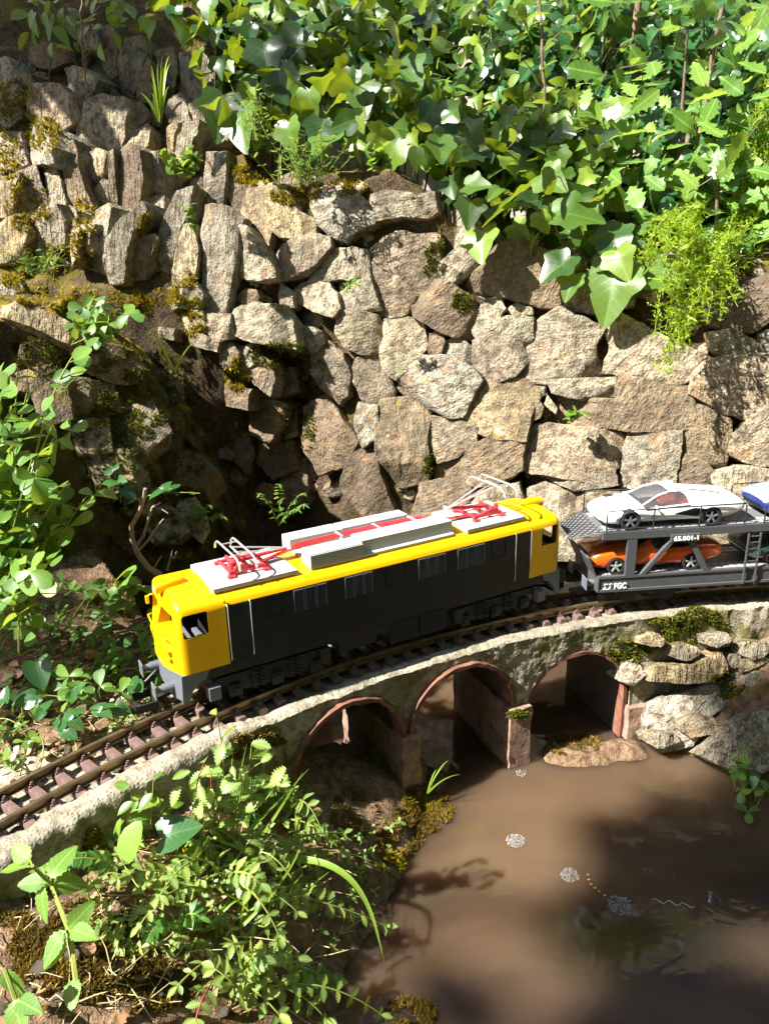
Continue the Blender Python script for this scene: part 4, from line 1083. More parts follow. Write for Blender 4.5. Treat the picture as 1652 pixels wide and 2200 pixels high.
for y in (.022, .093):
    WP(MB().cyl((-.003, y, -.024), (-.017, y, -.024), .0058, 12), 'buffer', M['loco_grey'], smooth=40)
    WP(MB().box(-.0195, -.017, y - .012, y + .012, -.034, -.013), 'buffer_plate', M['loco_grey'], bevel=.001)
WP(MB().bar((.01, .0575, -.052), (-.03, .0575, -.055), .014, .006), 'coupling', M['loco_black'])
np_ = WP(MB().box(.1185, .1695, -.0045, .0005, .0525, .0655), 'number_plate', wm_, bevel=.0005)
place_text('65.001-1', .1225, .1660, .0548, .0632, -.0045, wag, WOFF, M['lettering'], .030)
place_text('FGC', .0262, .0480, -.0295, -.0180, .0, wag, WOFF, M['lettering'], .035)
lg = MB()
for x0, dz in ((.0060, 0), (.0150, 0)):
    pts = [(x0 + .0075, -.0188), (x0 + .0035, -.0190), (x0 + .0022, -.0212), (x0 + .0048, -.0236), (x0 + .0035, -.0262), (x0 + .0002, -.0290)]
    lg.add([(p[0] + d, -.0006, p[1] + e) for p in pts for d, e in ((-.0011, .0010), (.0011, -.0010))], [(2 * i, 2 * i + 1, 2 * i + 3, 2 * i + 2) for i in range(5)])
lg.add([(x, -.0005, z) for x, z in ((.0095, -.0185), (.0165, -.0185), (.0135, -.0205), (.0080, -.0205))], [(0, 1, 2, 3)])
lg.add([(x, -.0005, z) for x, z in ((.0080, -.0278), (.0150, -.0278), (.0175, -.0298), (.0100, -.0298))], [(0, 1, 2, 3)])
WP(lg, 'emblem', M['lettering'])
mb = MB()
for x in (.257, .278): mb.bar((x, -.003, -.034), (x, -.003, .060), .0025, .003, up=(0, 1, 0))
for k in range(6): mb.bar((.257, -.003, -.003 + k * .0115), (.278, -.003, -.003 + k * .0115), .002, .002)
mb.bar((.257, -.003, -.030), (.278, -.003, -.030), .003, .002)
WP(mb, 'ladder', wm_)
mb = MB(); mb.box(.05, .15, .02, .095, -.050, -.016); mb.box(.49, .59, .02, .095, -.050, -.016); WP(mb, 'bogie', M['loco_black'], bevel=.001)
for x in (.065, .135, .505, .575):
    for y in (.031, .084): WP(MB().cyl((x, y - .003, -.052), (x, y + .003, -.052), .018, 20), 'wheel', M['loco_black'], smooth=40)

# ================================================================== cars on the wagon
def lathe(prof, n, axis_y=True):
    mb = MB(); G = [[(r * cos(2 * pi * k / n), y, r * sin(2 * pi * k / n)) for r, y in prof] for k in range(n)]
    mb.grid(np.array(G), close_u=True); return mb
def car(name, label, st, L, pos, paint, lower=None, glass_top=(), glass_side=(), wheels=(.185, .755), wr=.064, interior='seat_red', extras=None, rim='trim'):
    """st rows: x, sill z, half width, belt z, roof z, roof half width (all in car lengths); nose at x=0."""
    root = thing(name, label, 'car', wag_pt(pos[0] + L / 2, pos[1], pos[2]), WTH, 'cars on the carrier wagon')
    mats = [paint, M['glass'], M['trim'], lower or paint]
    vs_, fs_, mi = [], [], []
    n = 12
    for (x, zs, w, zb, zr, wr_) in st:
        hr = [(0, zs), (w * .80, zs), (w * .985, zs + (zb - zs) * .35), (w, zs + (zb - zs) * .75), (w * .95, zb), (wr_, zr - .006), (wr_ * .5, zr)]
        rg = [(-y, z) for y, z in hr] + [(0, zr)] + [(y, z) for y, z in hr[::-1]][:-1]
        n = len(rg); vs_ += [((x - .5) * L, y * L, z * L) for y, z in rg]
    for i in range(len(st) - 1):
        for j in range(n):
            fs_.append((i * n + j, i * n + (j + 1) % n, (i + 1) * n + (j + 1) % n, (i + 1) * n + j))
            k = j if j < 7 else n - 1 - j
            m = 0
            if i in glass_side and k == 4: m = 1
            if i in glass_top and k in (5, 6): m = 1
            if k in (0, 1): m = 2 if k == 0 else 3
            if k in (2, 3) and lower is not None: m = 3
            mi.append(m)
    fs_.append(tuple(range(n - 1, -1, -1))); mi.append(3); fs_.append(tuple((len(st) - 1) * n + k for k in range(n))); mi.append(3)
    me = bpy.data.meshes.new('b'); me.from_pydata(vs_, [], fs_)
    for m_ in mats: me.materials.append(m_)
    me.polygons.foreach_set('material_index', mi)
    bm = bmesh.new(); bm.from_mesh(me); bmesh.ops.recalc_face_normals(bm, faces=bm.faces)
    cl = bm.edges.layers.float.new('crease_edge')
    for e in bm.edges:
        ms = {f.material_index for f in e.link_faces}
        if 1 in ms and len(ms) > 1: e[cl] = 0.75
        elif any(len(f.verts) > 4 for f in e.link_faces): e[cl] = 0.4
        elif len(e.link_faces) == 2 and e.calc_face_angle(0) > .5: e[cl] = .35
    bm.to_mesh(me); bm.free()
    t_ = bpy.data.objects.new('tmp', me); COL.objects.link(t_); sb = t_.modifiers.new('s', 'SUBSURF'); sb.levels = 3; sb.render_levels = 3
    dg = bpy.context.evaluated_depsgraph_get(); dg.update(); sm = bpy.data.meshes.new_from_object(t_.evaluated_get(dg)); bpy.data.objects.remove(t_)
    whole = BVHTree.FromPolygons([v.co.copy() for v in sm.vertices], [tuple(p.vertices) for p in sm.polygons])
    R_ = wr * L; cuts = []
    wmax = max(s[2] for s in st) * L
    for wx in wheels:
        for s in (-1, 1):
            cuts.append(MB().cyl(((wx - .5) * L, s * (wmax - .045 * L * 1.6), R_), ((wx - .5) * L, s * (wmax + .02), R_), R_ * 1.13, 28))
    cut = carve(sm, cuts, 2)
    # split into parts by material
    names = ['body', 'windows', 'underside', 'lower_body']
    co = np.empty(len(cut.vertices) * 3); cut.vertices.foreach_get('co', co); co = co.reshape(-1, 3)
    for k in range(4):
        pol = [p for p in cut.polygons if p.material_index == k]
        if not pol: continue
        idx = {}; V = []; F = []
        for p in pol:
            f = []
            for v in p.vertices:
                if v not in idx: idx[v] = len(V); V.append(tuple(co[v]))
                f.append(idx[v])
            F.append(tuple(f))
        pm = bpy.data.meshes.new(names[k]); pm.from_pydata(V, [], F); pm.update()
        mobj(names[k], pm, mats[k], root, smooth=35)
    # wheels
    for wx in wheels:
        for s in (-1, 1):
            wb = lathe([(R_ * .74, -.038 * L), (R_ * .97, -.040 * L), (R_, -.034 * L), (R_, .034 * L), (R_ * .97, .040 * L), (R_ * .74, .038 * L), (R_ * .74, -.038 * L)], 30)
            w_ = wb.build('wheel', M['tyre'], root, smooth=40); w_.location = ((wx - .5) * L, s * (wmax - .042 * L), R_)
            rm = lathe([(R_ * .75, s * -.02 * L), (R_ * .75, s * .036 * L), (R_ * .69, s * .037 * L), (R_ * .66, s * .012 * L), (0.0005, s * .010 * L)], 30)
            rm.build('rim', M['trim'], w_, smooth=40)
            sp_ = MB()
            for q in range(5):
                aa = 2 * pi * q / 5 + .3; sp_.bar((0, s * .030 * L, 0), (R_ * .70 * cos(aa), s * .032 * L, R_ * .70 * sin(aa)), R_ * .22, .012 * L, up=(0, 1, 0))
            sp_.cyl((0, s * .024 * L, 0), (0, s * .037 * L, 0), R_ * .17, 12)
            sp_.build('spokes', M['chrome'] if rim == 'chrome' else M['loco_grey'], w_, bevel=.0003)
    # cabin
    c0 = next(s for s in st if s[0] >= .3)
    ib = MB().box(-.20 * L, .22 * L, -.16 * L, .16 * L, .04 * L, .07 * L).box(-.20 * L, -.15 * L, -.16 * L, .16 * L, .07 * L, .125 * L); ib.build('cabin_floor', M['trim'], root)
    for s in (-1, 1):
        sb_ = MB().prism([(.0, .07), (.115, .07), (.16, .195), (.125, .20), (.085, .105), (.0, .095)], 1, s * .085 - .055, s * .085 + .055)
        sb_.v = [(a * L, b * L, c * L) for a, b, c in sb_.v]; sb_.build('seat', M[interior], root, bevel=.002)
    def side_patch(nm, quad, mat, s=-1, nu=8, nv=5):
        G = []
        for u in np.linspace(0, 1, nu):
            row = []
            for v in np.linspace(0, 1, nv):
                p = (np.array(quad[0]) * (1 - u) + np.array(quad[1]) * u) * (1 - v) + (np.array(quad[3]) * (1 - u) + np.array(quad[2]) * u) * v
                h = whole.ray_cast(Vector(((p[0] - .5) * L, s * .5 * L, p[1] * L)), Vector((0, -s, 0)))
                if h[0] is None: return
                row.append((h[0].x, h[0].y + s * .0006, h[0].z))
            G.append(row)
        MB().grid(np.array(G)).build(nm, mat, root, smooth=60)
    def top_patch(nm, quad, mat, nu=8, nv=5):
        G = []
        for u in np.linspace(0, 1, nu):
            row = []
            for v in np.linspace(0, 1, nv):
                p = (np.array(quad[0]) * (1 - u) + np.array(quad[1]) * u) * (1 - v) + (np.array(quad[3]) * (1 - u) + np.array(quad[2]) * u) * v
                h = whole.ray_cast(Vector(((p[0] - .5) * L, p[1] * L, .5 * L)), Vector((0, 0, -1)))
                if h[0] is None: return
                row.append((h[0].x, h[0].y, h[0].z + .0006))
            G.append(row)
        MB().grid(np.array(G)).build(nm, mat, root, smooth=60)
    def front_patch(nm, quad, mat, nu=9, nv=4):
        G = []
        for u in np.linspace(0, 1, nu):
            row = []
            for v in np.linspace(0, 1, nv):
                p = (np.array(quad[0]) * (1 - u) + np.array(quad[1]) * u) * (1 - v) + (np.array(quad[3]) * (1 - u) + np.array(quad[2]) * u) * v
                h = whole.ray_cast(Vector((-.8 * L, p[0] * L, p[1] * L)), Vector((1, 0, 0)))
                if h[0] is None: return
                row.append((h[0].x - .0006, h[0].y, h[0].z))
            G.append(row)
        MB().grid(np.array(G)).build(nm, mat, root, smooth=60)
    extras(side_patch, top_patch, front_patch, root, L)
    return root
def ex_white(sp, tp, fp, root, L):
    for s in (-1, 1):
        sp('side_intake', [(.49, .098), (.655, .070), (.715, .125), (.63, .135)], M['trim'], s)
        sp('side_skirt', [(.27, .034), (.66, .034), (.66, .046), (.27, .046)], M['trim'], s)
        sp('headlight', [(.055, .088), (.115, .098), (.105, .108), (.050, .099)], M['chrome'], s)
        tp('roof_vent', [(.54, s * .055), (.86, s * .085), (.86, s * .100), (.54, s * .068)], M['trim'])
        tp('bonnet_seam', [(.13, s * .085), (.29, s * .10), (.29, s * .102), (.13, s * .088)], M['trim'])
        fp('bumper_intake', [(s * .05, .040), (s * .16, .044), (s * .15, .058), (s * .06, .054)], M['trim'])
        mb = MB().tube([(-.145 * L, s * .205 * L, .155 * L), (-.150 * L, s * .225 * L, .160 * L)], .0012, 6).sphere((-.152 * L, s * .232 * L, .162 * L), .0042, 8, 6, (.6, 1.2, .7)); mb.build('mirror', M['car_white'], root, smooth=60)
    for s in (-1, 1):
        ed = [((sup[k][0] - .5) * L, s * sup[k][5] * .99 * L, (sup[k][4] - .0035) * L) for k in (4, 5, 6, 7)]
        MB().tube(ed, [.0016, .0019, .0021, .0026], 7).build('pillar', M['car_white'], root, smooth=60)
        MB().tube([((x - .5) * L, s * w * L, z * L) for x, w, z in ((.29, .196, .137), (.40, .191, .144), (.49, .190, .150), (.60, .193, .158))], .0017, 7).build('window_sill', M['car_white'], root, smooth=60)
        sp('door_seam', [(.33, .05), (.335, .05), (.36, .135), (.355, .135)], M['trim'], s)
    fp('front_splitter', [(-.15, .034), (.15, .034), (.15, .043), (-.15, .043)], M['trim'])
    tp('wiper', [(.30, -.09), (.335, .02), (.337, .02), (.303, -.09)], M['trim'], 10, 2)
sup = [(0.00,.050,.120,.072,.082,.09), (.025,.032,.175,.088,.100,.14), (.10,.026,.202,.112,.122,.150), (.20,.030,.213,.130,.140,.145), (.29,.032,.206,.134,.150,.140), (.40,.032,.200,.142,.208,.118), (.49,.032,.199,.148,.230,.104),
       (.60,.032,.203,.156,.231,.098), (.70,.032,.212,.168,.220,.102), (.80,.032,.216,.172,.206,.118), (.91,.045,.212,.168,.186,.135), (.98,.075,.198,.155,.170,.140), (1.0,.095,.180,.140,.152,.130)]
car('sports_car', 'white wedge-shaped supercar with red seats on the upper deck', sup, .250, (.002, .058, .0748), M['car_white'], glass_top=(4, 5), glass_side=(4, 5, 6), extras=ex_white)
def ex_must(sp, tp, fp, root, L):
    for s in (-1, 1):
        fp('headlight', [(s * .115, .135), (s * .175, .138), (s * .172, .153), (s * .118, .148)], M['chrome'])
        sp('side_skirt', [(.27, .045), (.66, .045), (.66, .062), (.27, .062)], M['trim'], s)
        tp('bonnet_stripe', [(.06, s * .035), (.34, s * .035), (.34, s * .055), (.06, s * .055)], M['trim'])
    fp('grille', [(-.10, .100), (.10, .100), (.10, .138), (-.10, .138)], M['trim'])
    fp('bumper', [(-.17, .085), (.17, .085), (.17, .092), (-.17, .092)], M['chrome'])
mus = [(0.0,.065,.150,.115,.128,.11), (.03,.042,.185,.140,.152,.145), (.12,.036,.200,.158,.178,.160), (.28,.036,.200,.168,.196,.160), (.36,.036,.200,.173,.206,.155), (.46,.036,.199,.178,.256,.128), (.54,.036,.199,.180,.282,.116),
       (.67,.036,.200,.184,.280,.112), (.79,.036,.204,.190,.250,.124), (.89,.042,.203,.195,.214,.150), (.97,.065,.192,.186,.200,.150), (1.0,.095,.176,.165,.184,.140)]
car('muscle_car', 'orange fastback coupe on the lower deck behind the diagonal posts', mus, .236, (-.012, .058, -.0080), M['car_orange'], glass_top=(4, 5, 7, 8), glass_side=(5, 6, 7), interior='trim', extras=ex_must, rim='chrome')
def ex_blue(sp, tp, fp, root, L):
    tp('hood_emblem', [(.18, -.05), (.22, -.05), (.22, .0), (.18, .0)], M['seat_red'])
    for s in (-1, 1): sp('headlight', [(.045, .115), (.11, .130), (.10, .145), (.05, .130)], M['chrome'], s)
    fp('grille', [(-.12, .055), (.12, .055), (.12, .090), (-.12, .090)], M['trim'])
car('sports_car', 'silver and blue car cut off by the right edge on the upper deck', mus, .250, (.293, .058, .0748), M['car_blue'], lower=M['car_blue2'], glass_top=(4, 5, 7, 8), glass_side=(5, 6, 7), interior='trim', extras=ex_blue)
car('sedan_car', 'dark green car behind the ladder on the lower deck', mus, .240, (.275, .058, -.0080), M['car_dark'], glass_top=(4, 5, 7, 8), glass_side=(5, 6, 7), interior='trim', extras=ex_must)
# ================================================================== plants
bpy.context.view_layer.update()
def bvh_world(objs):
    vs = []; fs = []
    for o in objs:
        b = len(vs); mw = o.matrix_world
        vs += [mw @ v.co for v in o.data.vertices]; fs += [tuple(i + b for i in p.vertices) for p in o.data.polygons]
    return BVHTree.FromPolygons(vs, fs)
solid = [o for o in COL.objects if o.type == 'MESH' and o.name.split('.')[0] in ('ground', 'earth_bank', 'mossy_mound', 'stone', 'concrete_body', 'pier', 'pale_rock', 'grey_rock', 'ledge_rock', 'mossy_stone', 'chunk_stone', 'flat_stone', 'pond_water')]
BV = bvh_world(solid)
BG = bvh_world([ground])

def fan_leaf(name, half, mat, cy=.3, fold=.25, droop=.25, wave=0.0):
    pts = list(half) + [(-x, y) for x, y in half[::-1] if x > 1e-6]
    n = len(pts)
    def z(x, y): return fold * abs(x) - droop * y * y + wave * sin(9 * y + 4 * x)
    vs = [(0, cy, z(0, cy))]
    for s in (.5, 1.0):
        for x, y in pts: X_, Y_ = x * s, cy + (y - cy) * s; vs.append((X_, Y_, z(X_, Y_)))
    fs = [(0, 1 + i, 1 + (i + 1) % n) for i in range(n)] + [(1 + i, 1 + n + i, 1 + n + (i + 1) % n, 1 + (i + 1) % n) for i in range(n)]
    me = bpy.data.meshes.new(name); me.from_pydata(vs, [], fs); me.materials.append(mat)
    me.polygons.foreach_set('use_smooth', [True] * len(fs)); me.update(); return me
def strip_leaf(name, half, mat, fold=.2, droop=.2, wave=0.0, curl=0.0):
    vs = []; fs = []
    for x, y in half:
        def z(xx): return fold * abs(xx) - droop * y * y + wave * sin(8 * y + 3 * xx) + curl * y ** 3
        vs += [(-x, y, z(x)), (0, y + (0.02 if x else 0), z(0)), (x, y, z(x))]
    for i in range(len(half) - 1):
        a = 3 * i; fs += [(a, a + 1, a + 4, a + 3), (a + 1, a + 2, a + 5, a + 4)]
    me = bpy.data.meshes.new(name); me.from_pydata(vs, [], fs); me.materials.append(mat)
    me.polygons.foreach_set('use_smooth', [True] * len(fs)); me.update(); return me
IVY = [fan_leaf('leaf', [(0, 0), (.14, -.12), (.34, -.11), (.44, .02), (.43, .14), (.50, .22), (.56, .33), (.50, .43), (.36, .50), (.30, .62), (.20, .78), (.08, .93), (0, .97)], M['ivy'], .3, .25, d, w) for d, w in ((.15, .02), (.4, .03), (.0, -.03))]
IVY.append(fan_leaf('leaf', [(0, 0), (.16, -.08), (.34, .02), (.42, .20), (.40, .40), (.28, .62), (.14, .84), (0, 1)], M['ivy'], .3, .3, .3, .02))
SHADE_LEAF = [fan_leaf('leaf', [(0, 0), (.16, -.08), (.34, .02), (.42, .20), (.40, .40), (.28, .62), (.14, .84), (0, 1)], M['arum'], .3, .3, .3, .02)]  # dark leaf colour stands in for deep shadow gaps behind the foliage
OV = [(0, 0), (.10, .06), (.20, .20), (.25, .38), (.235, .56), (.17, .76), (.08, .91), (0, 1)]
SHR = [strip_leaf('leaf', OV, M['shrub'], f, d) for f, d in ((.3, .2), (.15, .45), (.4, -.1))]
OAKH = [(0, 0), (.05, .08), (.10, .18), (.20, .24), (.13, .30), (.18, .38), (.30, .44), (.20, .52), (.25, .60), (.34, .67), (.22, .74), (.22, .84), (.12, .94), (0, 1)]
OAK = [strip_leaf('leaf', OAKH, M['oak'], f, d, .02) for f, d in ((.15, .25), (.3, .1), (.1, .5))]
OBV = [(0, 0), (.08, .10), (.19, .28), (.30, .50), (.34, .70), (.29, .88), (.14, .99), (0, .97)]
CLO = [strip_leaf('leaf', OBV, M['clover'], f, d) for f, d in ((.2, .1), (.35, .3), (.1, -.1))]
RND = [(0, 0), (.20, .02), (.36, .18), (.42, .42), (.36, .70), (.18, .92), (0, 1)]
TOO = []
for i, (x, y) in enumerate([(0, 0), (.16, .06), (.22, .18), (.29, .30), (.33, .44), (.32, .58), (.26, .72), (.17, .86), (.07, .96), (0, 1)]):
    TOO.append((x, y))
    if 1 <= i <= 8: TOO.append((x * .60, y + .06))
BUR = [strip_leaf('leaflet', TOO, M['burnet'], f, d) for f, d in ((.35, .1), (.15, .3), (.5, -.1))]
NETH = []
for i, (x, y) in enumerate([(0, 0), (.18, .04), (.30, .16), (.35, .30), (.34, .45), (.28, .60), (.20, .76), (.10, .90), (0, 1)]):
    NETH.append((x, y))
    if 1 <= i <= 7: NETH.append((x * .88, y + .05))
NET = [strip_leaf('leaf', NETH, M['nettle'], f, d, .02) for f, d in ((.25, .25), (.15, .5))]
ARU = [fan_leaf('leaf', [(0, .08), (.14, -.06), (.34, -.10), (.44, .08), (.44, .32), (.34, .60), (.18, .84), (0, 1)], M['arum'], .3, .18, .25, .02)]
RNDL = [strip_leaf('leaf', RND, M['clover'], .2, .2), strip_leaf('leaf', RND, M['clover'], .3, -.05)]
NARROW = [(0, 0), (.07, .15), (.10, .4), (.08, .7), (0, 1)]
HRB = [strip_leaf('leaf', NARROW, M['herb'], .2, .3), strip_leaf('leaf', [(x * 1.7, y) for x, y in NARROW], M['herb'], .3, .2)]
DRY = [strip_leaf('leaf', OV, M['dryleaf'], .5, -.4, .05), strip_leaf('leaf', OAKH, M['dryleaf'], .3, .6, .08)]
GRASSM = strip_leaf('blade', [(.5, 0), (.5, .2), (.45, .5), (.3, .8), (0, 1)], M['grass'], .3, 0)

def nrm(v): v = np.asarray(v, float); return v / (np.linalg.norm(v) + 1e-12)
def basis(pos, normal, tip, size, wid=1.0):
    Z = nrm(normal); Y = np.asarray(tip, float); Y = Y - Z * (Y @ Z); Y = nrm(Y); X = np.cross(Y, Z)
    m = Matrix.Identity(4)
    for i in range(3): m[i][0], m[i][1], m[i][2], m[i][3] = X[i] * size * wid, Y[i] * size, Z[i] * size, pos[i]
    return m
class Plant:
    def __init__(s, name, label, cat, base, group=None):
        s.root = thing(name, label, cat, base, 0, group); s.base = np.asarray(base, float); s.L = []; s.stem = MB(); s.stem2 = MB(); s.stuff = MB(); s.leafname = 'leaf'
    def leaf(s, me, pos, normal, tip, size, wid=1.0): s.L.append((me, np.asarray(pos, float), normal, tip, size, wid))
    def tube(s, pts, rad, red=False, n=5): (s.stem2 if red else s.stem).tube([tuple(np.asarray(p) - s.base) for p in pts], rad, n)
    def done(s, stem='stem', red='stem_red', limit=300, stuffmat=None, stemname='stem'):
        if s.stem.v:
            o_ = s.stem.build('petioles' if getattr(s, 'petioles', False) else stemname, M[stem], s.root, smooth=60, fix=False)
            if getattr(s, 'petioles', False): o_['kind'] = 'stuff'
        if s.stem2.v: s.stem2.build(stemname, M[red], s.root, smooth=60, fix=False)
        def key(l):
            d = l[1] - CAM; w = d @ FW
            if w < .05: return 0
            x, y = toscreen(l[1]); vis = -60 < x < 1712 and -60 < y < 2260
            return l[4] / w * (1 if vis else .01)
        L = sorted(s.L, key=key, reverse=True)
        for (me, pos, n, t, sz, wd) in L[:limit]:
            o = bpy.data.objects.new(me.name.split('.')[0], me); COL.objects.link(o); o.parent = s.root
            o.matrix_basis = basis(pos - s.base, n, t, sz, wd)
        rest = L[limit:]
        if rest:
            mb = MB(); mt = rest[0][0].materials[0]
            for (me, pos, n, t, sz, wd) in rest:
                b = basis(pos - s.base, n, t, sz, wd); mb.add([b @ v.co for v in me.vertices], [tuple(p.vertices) for p in me.polygons])
            tag(mb.build('small_leaves', mt, s.root, smooth=60, fix=False), kind='stuff')
        if s.stuff.v: tag(s.stuff.build('fine_foliage', stuffmat, s.root, fix=False), kind='stuff')
        return s.root
def curve(p0, p1, lift=0.0, n=8, side=None):
    p0 = np.asarray(p0, float); p1 = np.asarray(p1, float); m = (p0 + p1) / 2 + np.array([0, 0, lift]) + (0 if side is None else np.asarray(side))
    t = np.linspace(0, 1, n)[:, None]; return (1 - t) ** 2 * p0 + 2 * t * (1 - t) * m + t ** 2 * p1
def rpoly(poly, r):
    xs_ = [p[0] for p in poly]; ys_ = [p[1] for p in poly]
    while True:
        x, y = r.uniform(min(xs_), max(xs_)), r.uniform(min(ys_), max(ys_))
        if inpoly(x, y, poly): return x, y
def wallshift(px): return .22 * max(0.0, px - 1000) / 1000
def depth_top(y, x=800):
    return np.interp(y, [0, 330, 620], [1.42, 1.04, .86])
TOSUN = -SUN_D
def bank_plant(name, label, cat, poly, n, meshes, size, seed, spread=.12, facing=(-.25, -.55, .75), jit=.45, droop=(0, -.35, -.7), nstem=8, stemr=.003, group=None, shift=0.0, stem='bark', limit=300):
    r = np.random.default_rng(seed); c = np.mean(poly, axis=0)
    ymax = max(p[1] for p in poly)
    b = aty(c[0], ymax, depth_top(ymax) + .05 + shift); b[2] = min(b[2], float(wall_top(b[0])))
    pl = Plant(name, label, cat, b, group)
    tips = []
    for k in range(n):
        x, y = rpoly(poly, r); Y_ = depth_top(y) + r.normal(0, spread) + shift; Y_ = max(Y_, .77) - wallshift(x)
        p = aty(x, y, Y_); sz = size * r.uniform(.6, 1.15); tips.append(p)
        nn = nrm(np.array(facing) + r.normal(0, jit, 3)); tp = np.array(droop) + r.normal(0, .5, 3)
        pl.leaf(meshes[r.integers(len(meshes))], p, nn, tp, sz)
    for k in range(nstem):
        t = tips[r.integers(len(tips))]; q = np.array([t[0] + r.normal(0, .06), t[1] + r.uniform(.0, .10), min(b[2] - .02, t[2] - .15)])
        pts = curve(q, t, 0, 9, r.normal(0, .02, 3)); MB().tube([tuple(p - b) for p in pts], list(np.linspace(stemr, stemr * .4, 9)), 6).build('stem', M['bark'], pl.root, smooth=60, fix=False)
    # petioles join each leaf to the mass behind it
    for t in tips[:: 3]:
        q = t + np.array([r.normal(0, .02), r.uniform(.02, .06), r.uniform(-.05, .0)]); pl.tube([q, t], [.0012, .0008], n=4)
    pl.petioles = True
    return pl, r
# --- ivy
pl, r = bank_plant('ivy', 'glossy dark ivy spilling over the wall top left of centre', 'ivy', [(340,-30),(900,-30),(980,200),(1000,330),(880,345),(800,320),(640,310),(560,300),(450,250),(430,110)], 430, IVY, .060, 31, nstem=10, jit=.85)
for (x, y, s, tx) in ((480,205,.10,(-.2,0,-1)), (520,240,.10,(.4,0,-1)), (600,150,.09,(.2,0,-1)), (700,245,.10,(-.1,0,-1)), (850,140,.11,(.3,0,-.6)), (720,290,.09,(0,0,-1)), (860,300,.09,(-.5,0,-.6)), (980,290,.10,(.5,0,-.5)), (940,250,.09,(.4,0,-.3)), (770,180,.09,(.2,0,-1)), (570,90,.1,(.1,0,-1)), (650,60,.1,(-.2,0,-1))):
    pl.leaf(IVY[r.integers(3)], aty(x, y, depth_top(y) - .14), nrm(np.array([-.2, -.75, .55]) + r.normal(0, .2, 3)), tx, s)
pl.done('bark')
pl, r = bank_plant('ivy', 'shaded ivy hanging over the wall below the saplings', 'ivy', [(930,330),(1200,290),(1300,400),(1420,570),(1330,610),(1180,520),(1030,470)], 240, IVY, .062, 32, nstem=6, shift=.02, jit=.75)
for (x, y, s, tx, nn) in ((1035,495,.085,(.3,0,-1),(-.5,-.6,.6)), (1195,462,.10,(.9,0,-.3),(-.3,-.6,.7)), (1330,575,.125,(-.3,-.3,-1),(-.4,-.7,.6)), (1225,552,.085,(-.6,0,-.6),(-.4,-.6,.6)), (1385,580,.10,(.6,0,-.7),(-.2,-.7,.7)), (1320,530,.09,(-.2,0,.6),(-.3,-.7,.5)), (1235,590,.06,(-.2,0,-1),(-.4,-.6,.6)), (1000,400,.06,(.6,0,-.3),(-.4,-.6,.7))):
    pl.leaf(IVY[r.integers(3)], aty(x, y, .77 - wallshift(x) + .02 * r.random()), nn, tx, s * .95)
pl.done('bark')
# --- shrubs and saplings behind
pl, r = bank_plant('privet_shrub', 'light green small-leaved shrub between the ivy and the saplings', 'shrub', [(760,-20),(1260,-20),(1290,200),(1270,340),(1000,330),(900,300),(820,150)], 400, SHR, .046, 33, spread=.16, droop=(0, -.3, .2), jit=.8, nstem=14, stemr=.004, facing=(-.35, -.5, .7)); pl.done('bark')
pl, r = bank_plant('ivy', 'big ivy leaves trailing low under the small-leaved shrub', 'ivy', [(820,200),(1280,200),(1320,420),(1180,480),(1040,440),(930,370)], 220, IVY, .058, 37, spread=.08, nstem=4, shift=-.0, jit=.65); pl.done('bark')
pl, r = bank_plant('oak_sapling', 'oak sapling with lobed bright leaves at the upper right', 'sapling', [(1230,-20),(1690,-20),(1690,330),(1500,420),(1340,430),(1240,300)], 200, OAK, .075, 34, spread=.15, droop=(.1, -.4, .0), jit=.7, nstem=8, stemr=.006, facing=(-.3, -.45, .85)); pl.done('bark')
pl, r = bank_plant('oak_sapling', 'low oak sapling over the hanging fern at the right edge', 'sapling', [(1320,340),(1690,330),(1690,610),(1560,560),(1450,500),(1340,470)], 90, OAK, .070, 35, spread=.07, droop=(.1, -.4, .0), nstem=5, stemr=.004, shift=.05, facing=(-.3, -.45, .85)); pl.done('bark')
pl, r = bank_plant('privet_shrub', 'dense shrub with shadow-toned leaves behind the oak saplings', 'shrub', [(1180,-20),(1690,-20),(1690,560),(1450,520),(1250,420)], 1300, SHADE_LEAF, .07, 36, spread=.12, shift=.30, nstem=12, stemr=.006); pl.done('bark')
pl, r = bank_plant('privet_shrub', 'shadow-toned leafy shrub closing the top edge behind the ivy', 'shrub', [(330,-30),(900,-30),(900,180),(450,180)], 700, SHADE_LEAF, .065, 38, spread=.12, shift=.26, nstem=8); pl.done('bark')
pl, r = bank_plant('laurel_shrub', 'shrub with leaves toned as shadow gaps behind the thin upright stem at top centre', 'shrub', [(760,-30),(1300,-30),(1300,330),(900,330)], 900, SHADE_LEAF, .062, 40, spread=.10, shift=.20, jit=.9, nstem=10); pl.done('bark')
pl, r = bank_plant('olive_shrub', 'sparse grey-green sprig at the top left corner', 'shrub', [(60,-10),(350,-20),(330,50),(210,110),(110,130),(50,60)], 46, SHR, .055, 39, spread=.05, shift=-.12, nstem=6, droop=(.2, -.2, -.8)); pl.done('bark')
